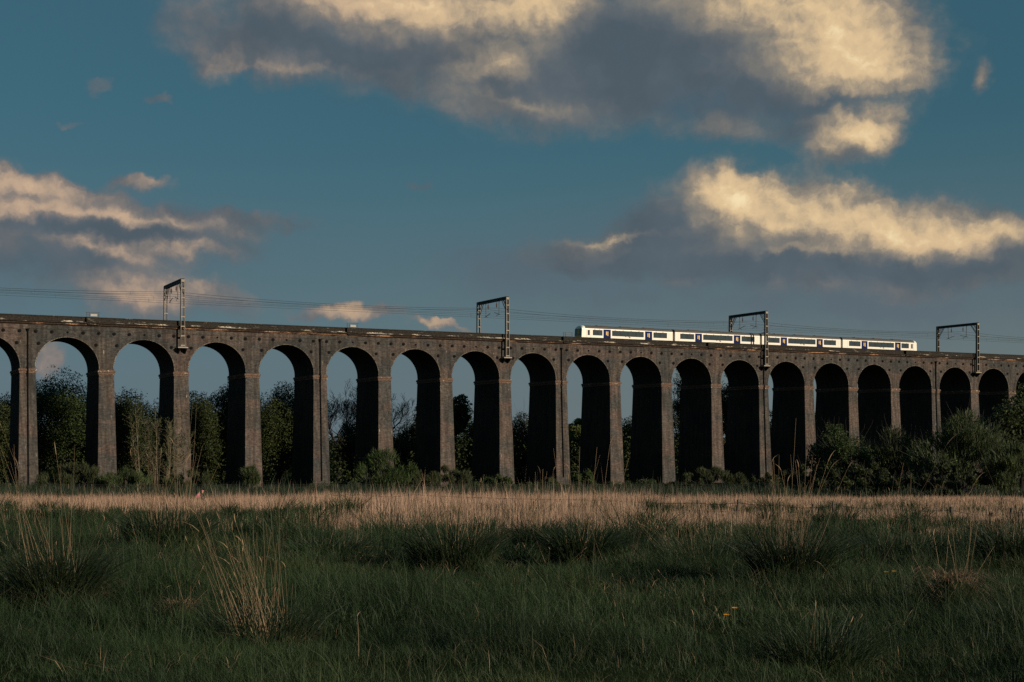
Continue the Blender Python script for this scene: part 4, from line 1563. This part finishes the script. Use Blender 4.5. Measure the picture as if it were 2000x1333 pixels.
def leafy(name, label, cat, group, px, top, wpx, Y, mat, density=1.0, shape='round', leaf=0.28, trunk=True, base_z=None, lean=0.0, low=None):
    """a leafy tree or bush: px centre, top row and width as seen, Y its distance"""
    seed_[0] += 1
    rnd = random.Random(seed_[0])
    X = (px - HX) * Y / F
    zb = float(gz(X, Y)) if base_z is None else base_z
    H = (HY - top) * Y / F - zb
    Wd = wpx * Y / F * (1.48 if trunk and shape == 'round' else 1.12)
    root = empty(name, (X, Y, zb - 0.05))
    tag(root, label, cat, group)
    rx = Wd / 2
    low = (0.06 if trunk else 0.0) if low is None else low
    cz, rz = H * (1 + low) / 2, H * (1 - low) / 2
    cl, cr = [], []
    nl = int((52 if trunk else 46) * max(0.5, min(2.2, (Wd * H) / 110)) )
    for _ in range(nl * 3):
        if len(cl) >= nl:
            break
        v = Vector((rnd.gauss(0, 1), rnd.gauss(0, 1), rnd.gauss(0, 1))).normalized() * (rnd.random() ** 0.45)
        zz = v.z
        prof = 1.0
        if shape == 'round':
            prof = 1.0 if zz < 0.2 else 1.0 - 0.25 * (zz - 0.2)
        elif shape == 'tall':
            prof = 0.95 - 0.35 * abs(zz)
        elif shape in ('dome', 'willow'):
            prof = 1.0 if zz < 0 else math.sqrt(max(0.05, 1 - zz * zz)) * 0.9 + 0.1
        rr = min(Wd, H) * rnd.uniform(0.11, 0.20)
        cl.append((v.x * (rx - rr * 0.8) * prof + lean * (zz + 1) * rx, v.y * (rx - rr * 0.8) * prof * 0.9, cz + zz * (rz - rr * 0.75)))
        cr.append(rr)
    # a clump at the very top so the height is right
    cl.append((lean * 2 * rx + rnd.uniform(-.1, .1) * rx, 0, H - min(Wd, H) * 0.13)); cr.append(min(Wd, H) * 0.14)
    per = int(235 * density)
    v, s, i = leaves_cloud(cl, cr, per, leaf)
    if shape == 'willow':
        n_ = len(cl) * 230
        k_ = np.repeat(np.arange(len(cl)), 230)
        d_ = rng.normal(0, 1, (n_, 3))
        d_ /= np.linalg.norm(d_, axis=1)[:, None]
        p_ = np.array(cl)[k_] + d_ * (np.array(cr)[k_] * rng.random(n_) ** 0.5)[:, None] * 1.15
        cdir = np.arctan2(p_[:, 1], p_[:, 0])
        v, s, i = ribbons(p_, rng.uniform(0.25, 0.75, n_), rng.uniform(0.05, 0.11, n_), face_cam(n_), cdir, np.abs(rng.normal(0.5, 0.35, n_)), 3)
    # loose sprays around the outline
    sp_c, sp_r = [], []
    for c, r in zip(cl, cr):
        for _ in range(3):
            dv = Vector((rnd.gauss(0, 1), rnd.gauss(0, 1), rnd.gauss(0.3, 1))).normalized()
            sp_c.append((c[0] + dv.x * r * 1.05, c[1] + dv.y * r * 1.05, c[2] + dv.z * r * 0.9)); sp_r.append(r * 0.32)
    v2, s2, i2 = leaves_cloud(sp_c, sp_r, max(6, int(16 * density)), leaf * 0.85, 0.9, 0.0)
    keep_z = 0.02
    vv, ss_, ix, _ = join([(v, s, i), (v2, s2, i2)])
    vv[:, 2] = np.maximum(vv[:, 2], keep_z)
    m = MB()
    if trunk:
        r0 = 0.028 * H + 0.06
        fork = Vector((lean * rx * 0.4, 0, H * (low + 0.12)))
        m.tube([(0, 0, -0.3), (0, 0, 0.2), (fork.x * 0.4, 0, fork.z * 0.55), fork, (lean * rx, 0, H * 0.62), (lean * 1.7 * rx, 0, H * 0.86)],
               [r0 * 1.5, r0 * 1.1, r0 * 0.85, r0 * 0.7, r0 * 0.35, r0 * 0.08], 8)
        for c in cl[:18]:
            a = fork.lerp(Vector((lean * rx, 0, H * 0.62)), rnd.random())
            c = Vector(c)
            mid_ = a.lerp(c, 0.5) + Vector((0, 0, -0.04 * H))
            m.tube([a, mid_, c], [r0 * 0.30, r0 * 0.18, r0 * 0.05], 5)
        m.build("trunk", M['bark'], root)
    else:
        for c in cl:
            c = Vector(c)
            a = Vector((c.x * 0.25, c.y * 0.25, -0.1))
            m.tube([a, a.lerp(c, 0.5) + Vector((0, 0, 0.05 * H)), c], [0.05, 0.035, 0.012], 4)
        for c, r in zip(cl, cr):
            for _ in range(9):
                e = Vector(c) + Vector((rnd.gauss(0, 0.8), rnd.gauss(0, 0.8), abs(rnd.gauss(0.5, 0.7)))) * r
                m.tube([Vector((c[0] * 0.85, c[1] * 0.85, max(0.1, c[2] - r * 0.9))), e, e + Vector((rnd.gauss(0, .1), rnd.gauss(0, .1), .35)) * r], [0.018, 0.011, 0.005], 3, cap=False)
        m.build("stems", M['twig'], root)
    mesh_np("crown" if trunk else "foliage", vv, ss_, ix, M[mat], root)
    return root


def bare_tree(label, px, top, wpx, Y, depth=6):
    seed_[0] += 1
    rnd = random.Random(seed_[0])
    X = (px - HX) * Y / F
    zb = float(gz(X, Y))
    H = (HY - top) * Y / F - zb
    root = empty("bare_tree", (X, Y, zb))
    tag(root, label, "tree", "trees beyond the viaduct")
    m = MB()
    r0 = 0.02 * H + 0.05
    fork = Vector((0, 0, H * 0.32))
    m.tube([(0, 0, -0.3), (0.1, 0, H * 0.16), fork], [r0 * 1.4, r0, r0 * 0.8], 7)
    m.build("trunk", M['twig'], root)
    m = MB()
    sp = wpx * Y / F / H
    for k in range(6):
        a = k * 6.283 / 6 + rnd.uniform(-.3, .3)
        d = Vector((math.cos(a) * sp * 0.75, math.sin(a) * sp * 0.75, 1.0)).normalized()
        grow(m, fork + Vector((0, 0, rnd.uniform(-0.05, 0.02) * H)), d, H * 0.25, r0 * 0.62, depth - 1, rnd, 0.6, 4, None, 0.72, (2, 4), 0.2)
    # keep the twigs to the height seen
    zmax = max(v[2] for v in m.v)
    k_ = (H - fork.z) / (zmax - fork.z)
    m.v = [(x, y, fork.z + (z - fork.z) * k_) for x, y, z in m.v]
    m.build("crown", M['twig'], root)


TR = "trees beyond the viaduct"
Z = zfront
leafy("broadleaf_tree", "dark tree in the arch cut off by the left edge", "tree", TR, 8, 764, 120, Z(10) + 24, 'leaf_dark')
leafy("broadleaf_tree", "tallest rounded green tree, filling the leftmost whole arch", "tree", TR, 124, 714, 172, Z(125) + 26, 'leaf_green', 1.5)
leafy("broadleaf_tree", "black-green tree filling the arch left of the first gantry", "tree", TR, 246, 757, 125, Z(246) + 25, 'leaf_dark', 1.2)
leafy("broadleaf_tree", "low dark tree behind the pale-stemmed saplings under the first gantry", "tree", TR, 330, 772, 90, Z(330) + 30, 'leaf_dark')
leafy("broadleaf_tree", "dark tree with the lower shoulder, just right of the first gantry's pier", "tree", TR, 385, 760, 95, Z(385) + 24, 'leaf_dark', 1.2)
leafy("broadleaf_tree", "dark tree with the higher crown in the arch right of the first gantry", "tree", TR, 452, 741, 100, Z(450) + 28, 'leaf_dark', 1.3)
leafy("broadleaf_tree", "dense flat-topped dark tree in the arch left of the second drainpipe", "tree", TR, 545, 740, 120, Z(545) + 26, 'leaf_dark', 1.4)
bare_tree("smaller leafless tree at the left side of its arch, right of the second drainpipe", 662, 758, 80, Z(662) + 38)
bare_tree("taller leafless tree showing on both sides of one pier", 738, 734, 130, Z(738) + 34)
leafy("hedgerow_bush", "brown-green undergrowth bush beneath the two leafless trees", "bush", TR, 690, 815, 120, Z(690) + 26, 'leaf_olive', 1.0, 'dome', 0.26, False)
leafy("hedgerow_bush", "dark undergrowth right below the twigs of the taller leafless tree", "bush", TR, 795, 822, 110, Z(795) + 30, 'leaf_olive', 1.0, 'dome', 0.26, False)
leafy("broadleaf_tree", "slim dark tree mostly hidden by a pier, between leafless twigs and lopsided tree", "tree", TR, 828, 772, 66, Z(828) + 30, 'leaf_dark', 0.9, 'tall')
leafy("broadleaf_tree", "lopsided tree leaning right in the arch left of the second gantry", "tree", TR, 886, 768, 62, Z(890) + 30, 'leaf_green', 0.8, 'tall', 0.34, True, None, 0.22, 0.45)
leafy("hedgerow_bush", "green rounded bush at the foot of the lopsided tree", "bush", TR, 930, 818, 110, Z(930) + 26, 'leaf_green', 1.2, 'dome', 0.26, False)
leafy("hedgerow_bush", "broad olive bush in the arch right of the second gantry", "bush", TR, 1022, 803, 100, Z(1022) + 30, 'leaf_olive', 1.3, 'dome', 0.26, False)
leafy("broadleaf_tree", "sunlit yellow-green tree top in the arch right of the third drainpipe", "tree", TR, 1128, 815, 58, Z(1128) + 44, 'leaf_bright', 1.2, 'dome', 0.4, True, None, 0, 0.5)
leafy("hedgerow_bush", "dark bush below the sunlit yellow-green tree top", "bush", TR, 1126, 850, 70, Z(1126) + 26, 'leaf_dark', 1.3, 'dome', 0.26, False)
leafy("broadleaf_tree", "low dark tree in the narrow gap two arches right of the third drainpipe", "tree", TR, 1228, 812, 70, Z(1228) + 28, 'leaf_dark', 1.1)
leafy("birch_tree", "tall thin-leaved tree with sky showing through, under the train's left half", "tree", TR, 1330, 712, 66, Z(1330) + 34, 'leaf_olive', 0.42, 'tall', 0.28)
leafy("birch_tree", "tall golden-brown tree in the gap left of the third gantry", "tree", TR, 1420, 722, 62, Z(1420) + 34, 'leaf_gold', 0.6, 'tall', 0.28)
leafy("broadleaf_tree", "small dark round-headed tree in the sliver right of the third gantry", "tree", TR, 1508, 799, 50, Z(1508) + 50, 'leaf_dark', 0.9)
leafy("broadleaf_tree", "small dark tree showing as a thin sliver, second arch right of the third gantry", "tree", TR, 1600, 788, 36, Z(1600) + 50, 'leaf_dark', 0.9)

# far wood closing the valley
cl, cr = [], []
rw = random.Random(5)
for k in range(260):
    px = rw.uniform(-350, 2350)
    Y = rw.uniform(345, 420)
    X = (px - HX) * Y / F
    top = 838 + 14 * math.sin(px * 0.011) + rw.uniform(-6, 14)
    h = (HY - top) * Y / F - float(gz(X, Y))
    for f in (0.3, 0.6, 0.86):
        cl.append((X + rw.uniform(-2, 2), Y, float(gz(X, Y)) + h * f)); cr.append(rw.uniform(2.4, 3.6))
v, s, i = leaves_cloud(cl, cr, 60, 1.0)
tag(mesh_np("far_wood", v, s, i, M['leaf_dark']), "dark far wood closing the valley behind the arches", None, None, 'stuff')

# low growth under the trees
cl, cr = [], []
for k in range(230):
    px = rw.uniform(-120, 1750)
    Y = zfront(px) + rw.uniform(16, 40)
    X = (px - HX) * Y / F
    top = 850 + 16 * math.sin(px * 0.019) + 10 * math.sin(px * 0.05 + 1) + rw.uniform(-10, 34)
    zg = float(gz(X, Y))
    h = (HY - top) * Y / F - zg
    for f in (0.25, 0.55, 0.82):
        cl.append((X + rw.uniform(-0.8, 0.8), Y, zg + h * f)); cr.append(h * 0.2 + rw.uniform(0.3, 0.9))
v, s, i = leaves_cloud(cl, cr, 70, 0.42)
tag(mesh_np("undergrowth", v, s, i, M['leaf_dark']), "dark tangled undergrowth beneath the trees beyond the piers", None, None, 'stuff')

cl, cr = [], []
for k in range(150):
    px = rw.uniform(-80, 1560)
    Y = min(zfront(px) - rw.uniform(4, 16), 226)
    X = (px - HX) * Y / F
    zg = float(gz(X, Y))
    h = rw.uniform(0.5, 1.7) * (0.7 + 0.5 * math.sin(px * 0.021))
    for _ in range(2):
        cl.append((X + rw.uniform(-0.9, 0.9), Y, zg + max(0.25, h * 0.6))); cr.append(max(0.35, h * 0.55))
v, s, i = leaves_cloud(cl, cr, 90, 0.2)
tag(mesh_np("low_scrub", v, s, i, M['leaf_willow']), "low green scrub running along the feet of the piers", None, None, 'stuff')

FR = "bushes in front of the viaduct"


def sapling_clump(label, px, top, wpx, Y):
    seed_[0] += 1
    rnd = random.Random(seed_[0])
    X = (px - HX) * Y / F
    zb = float(gz(X, Y))
    H = (HY - top) * Y / F - zb
    root = empty("sapling_clump", (X, Y, zb))
    tag(root, label, "saplings", FR)
    m, tw, ends = MB(), MB(), []
    Wd = wpx * Y / F
    for k in range(15):
        x, y = rnd.gauss(0, 0.22) * Wd, rnd.gauss(0, 0.2) * Wd
        h = H * rnd.uniform(0.62, 1.0) * (1 - 0.35 * abs(x) / Wd)
        dx = x * 0.35 + rnd.gauss(0, 0.25)
        pts = [Vector((x + dx * t + rnd.gauss(0, 0.05), y + rnd.gauss(0, 0.06), h * t - 0.1)) for t in np.linspace(0, 1, 6)]
        m.tube(pts, [0.062, 0.055, 0.045, 0.034, 0.022, 0.012], 5)
        for j in range(26):
            t = rnd.uniform(0.25, 1.0)
            q = t * 5
            a = pts[min(4, int(q))].lerp(pts[min(5, int(q) + 1)], q - int(q))
            d = Vector((rnd.gauss(0, 1), rnd.gauss(0, 1), 1.3)).normalized()
            e = a + d * rnd.uniform(0.5, 1.5) * (1.15 - 0.5 * t)
            tw.tube([a, a.lerp(e, 0.5) + Vector((0, 0, -0.05)), e], [0.022, 0.017, 0.010], 3, cap=False)
            ends.append(e)
            for _ in range(2):
                e2 = e + Vector((rnd.gauss(0, .35), rnd.gauss(0, .35), rnd.uniform(0.1, .6)))
                tw.tube([a.lerp(e, 0.6), e2], [0.014, 0.008], 3, cap=False)
                ends.append(e2)
    st = m.build("stems", M['pale_stem'], root)
    tw.build("twigs", M['pale_stem'], root)
    v, s, i = leaves_cloud([tuple(e) for e in ends], [0.3] * len(ends), 6, 0.15)
    mesh_np("foliage", v, s, i, M['leaf_olive'], root)


sapling_clump("tall clump of half bare saplings with pale stems before the first gantry's pier", 312, 778, 120, 178)
for (px, top, w_, Y, mat, den, lab) in (
        (145, 908, 170, 172, 'leaf_olive*', 1.0, "low olive bramble hump between the two leftmost whole piers"),
        (238, 918, 120, 170, 'leaf_willow*', 0.8, "low green bush hiding the foot of the second pier from the left"),
        (368, 920, 130, 176, 'leaf_olive*', 0.9, "low thin bush at the foot of the first gantry's pier"),
        (490, 912, 58, 184, 'leaf_willow*', 0.9, "small round pale green bush at the foot of the pier left of the second drainpipe"),
        (755, 878, 124, 176, 'leaf_green*', 1.0, "biggest free-standing green bush, at the pier among the leafless trees"),
        (862, 912, 118, 196, 'leaf_olive*', 1.0, "grey-green bush left of the second gantry's pier"),
        (972, 925, 60, 204, 'leaf_green', 1.0, "small dark green bush at the foot of the second gantry's pier"),
        (1076, 932, 46, 212, 'leaf_green', 0.9, "small round bush left of the third drainpipe"),
        (1147, 916, 64, 214, 'leaf_green', 1.0, "upright green bush right of the third drainpipe"),
        (1225, 945, 70, 216, 'leaf_dark', 0.8, "lowest dark bush, two piers right of the third drainpipe"),
        (1268, 938, 34, 218, 'leaf_green', 0.8, "narrow bush left of the pier with the red brick band"),
        (1322, 938, 46, 222, 'leaf_olive', 0.8, "small bush right of the pier with the red brick band"),
        (1392, 914, 120, 220, 'leaf_olive*', 1.2, "wide dome-shaped bush before the pier left of the third gantry"),
        (1495, 922, 110, 226, 'leaf_dark', 1.1, "dark spreading bush at the foot of the third gantry's pier"),
        (1566, 905, 90, 170, 'leaf_dark', 1.3, "black-green bush at the left end of the great thicket"),
        (1635, 826, 138, 150, 'leaf_green', 1.7, "leafy bush with bright tips, leftmost tall one of the thicket"),
        (1748, 838, 150, 158, 'leaf_olive*', 1.5, "brownish twiggy bush in the middle of the thicket"),
        (1700, 902, 200, 132, 'leaf_dark', 1.6, "deep shadowed bush low in front of the thicket"),
        (1880, 806, 205, 142, 'leaf_willow*', 2.0, "big pale willow bush, brightest and widest of the thicket"),
        (1850, 900, 230, 128, 'leaf_dark', 1.6, "dark undergrowth bush below the pale willow"),
        (1978, 868, 150, 126, 'leaf_willow*', 1.4, "willow bush in front of the dark tree at the right edge"),
):
    leafy("bush", lab, "bush", FR, px, top, w_, Y, mat.rstrip('*'), den * 1.3, 'willow' if mat.endswith('*') else 'dome', 0.22 if Y < 165 else 0.25, False)
leafy("broadleaf_tree", "dark tall tree at the right edge overlapping the last arches", "tree", FR, 1998, 752, 150, 150, 'leaf_dark', 1.0, 'round', 0.32, True, None, 0, 0.1)


# ------------------------------------------------------------------ two children in the far grass
def child(px, Y, H, label, jacket, hair, turn, zlift):
    X = (px - HX) * Y / F
    root = empty("person", (X, Y, float(gz(X, Y)) + zlift), turn)
    tag(root, label, "person")
    s = H / 1.2
    J = {'pelvis': (0, 0, .58, .095), 'waist': (0, 0, .70, .09), 'chest': (0, 0, .86, .105), 'neck': (0, 0, .97, .042), 'jaw': (0, -.01, 1.02, .07), 'head': (0, 0, 1.09, .088), 'top': (0, .01, 1.17, .05)}
    E = [('pelvis', 'waist'), ('waist', 'chest'), ('chest', 'neck'), ('neck', 'jaw'), ('jaw', 'head'), ('head', 'top')]
    for sg, nm in ((-1, 'l'), (1, 'r')):
        J['hip' + nm] = (.07 * sg, 0, .55, .07); J['knee' + nm] = (.08 * sg, -.03 * sg, .30, .05); J['ank' + nm] = (.08 * sg, .02, .06, .036); J['toe' + nm] = (.085 * sg, -.11, .03, .03)
        J['sh' + nm] = (.13 * sg, 0, .92, .05); J['el' + nm] = (.19 * sg, -.02, .74, .037); J['wr' + nm] = (.19 * sg, -.13, .62, .025); J['ha' + nm] = (.185 * sg, -.18, .59, .026)
        E += [('pelvis', 'hip' + nm), ('hip' + nm, 'knee' + nm), ('knee' + nm, 'ank' + nm), ('ank' + nm, 'toe' + nm),
              ('chest', 'sh' + nm), ('sh' + nm, 'el' + nm), ('el' + nm, 'wr' + nm), ('wr' + nm, 'ha' + nm)]
        for q in range(5):
            k_ = 'f%s%d' % (nm, q)
            ang = (q - 2) * 0.18
            ln = (.035, .05, .055, .05, .04)[q]
            J[k_] = (.185 * sg + math.sin(ang) * ln + (0.02 * -sg if q == 0 else 0), -.18 - math.cos(ang) * ln * 0.7, .59 - ln * 0.6, .009)
            E.append(('ha' + nm, k_))

    def skin(name, keys, mat, grow_=1.0, parent=root):
        ks = [k for k in J if k in keys]
        me = bpy.data.meshes.new(name)
        me.from_pydata([Vector(J[k][:3]) * s for k in ks], [(ks.index(a), ks.index(b)) for a, b in E if a in keys and b in keys], [])
        o = link(name, me, parent)
        md = o.modifiers.new("skin", 'SKIN')
        for k, vtx in zip(ks, me.skin_vertices[0].data):
            vtx.radius = (J[k][3] * s * grow_,) * 2
            vtx.use_root = k == ks[0]
        sb = o.modifiers.new("smooth", 'SUBSURF')
        sb.levels = sb.render_levels = 1
        me.materials.append(mat)
        return o
    body = skin("body", set(J), M['skin'])
    skin("jacket", {'pelvis', 'waist', 'chest', 'shl', 'ell', 'wrl', 'shr', 'elr', 'wrr'}, jacket, 1.22)
    skin("trousers", {'pelvis', 'hipl', 'kneel', 'ankl', 'hipr', 'kneer', 'ankr'}, M['denim'], 1.18)
    m = MB()
    n = 10
    vs = []
    for q in range(5):
        ph = q * math.pi / 2 / 4
        for k in range(n):
            a = 2 * math.pi * k / n
            vs.append((.098 * s * math.cos(ph) * math.cos(a), .098 * s * math.cos(ph) * math.sin(a) + .015 * s, (1.10 + .10 * math.sin(ph)) * s))
    m.add(vs, [(q * n + k, q * n + (k + 1) % n, (q + 1) * n + (k + 1) % n, (q + 1) * n + k) for q in range(4) for k in range(n)])
    m.build("hair" if hair is not M['pink'] else "cap", hair, root, True)
    m = MB()
    for x in (-.032, .032):
        m.tube([(x * s, -.083 * s, 1.085 * s), (x * s, -.092 * s, 1.085 * s)], .011 * s, 6)
    m.box(-.028 * s, .028 * s, -.088 * s, -.078 * s, 1.028 * s, 1.036 * s)
    m.tube([(0, -.08 * s, 1.075 * s), (0, -.103 * s, 1.055 * s)], [.006 * s, .012 * s], 5)
    m.build("face", M['iron'], body)


M['skin'] = plain("skin", (0.48, 0.29, 0.20), 0.6, 0, 0.05)
M['pink'] = plain("pink cloth", (0.55, 0.16, 0.20), 0.8, 0, 0.1)
M['green_cloth'] = plain("dark green cloth", (0.02, 0.06, 0.035), 0.8, 0, 0.1)
M['denim'] = plain("dark trousers", (0.03, 0.03, 0.05), 0.8, 0, 0.1)
M['brown_hair'] = plain("dark hair", (0.035, 0.02, 0.012), 0.7, 0, 0.1)
child(388.5, 112, 1.12, "child in a pink jacket half hidden in the far tan grass", M['pink'], M['brown_hair'], 0.3, 0.0)
child(395.5, 111, 1.22, "child in dark green with a pink cap beside the child in pink", M['green_cloth'], M['pink'], -0.5, 0.0)
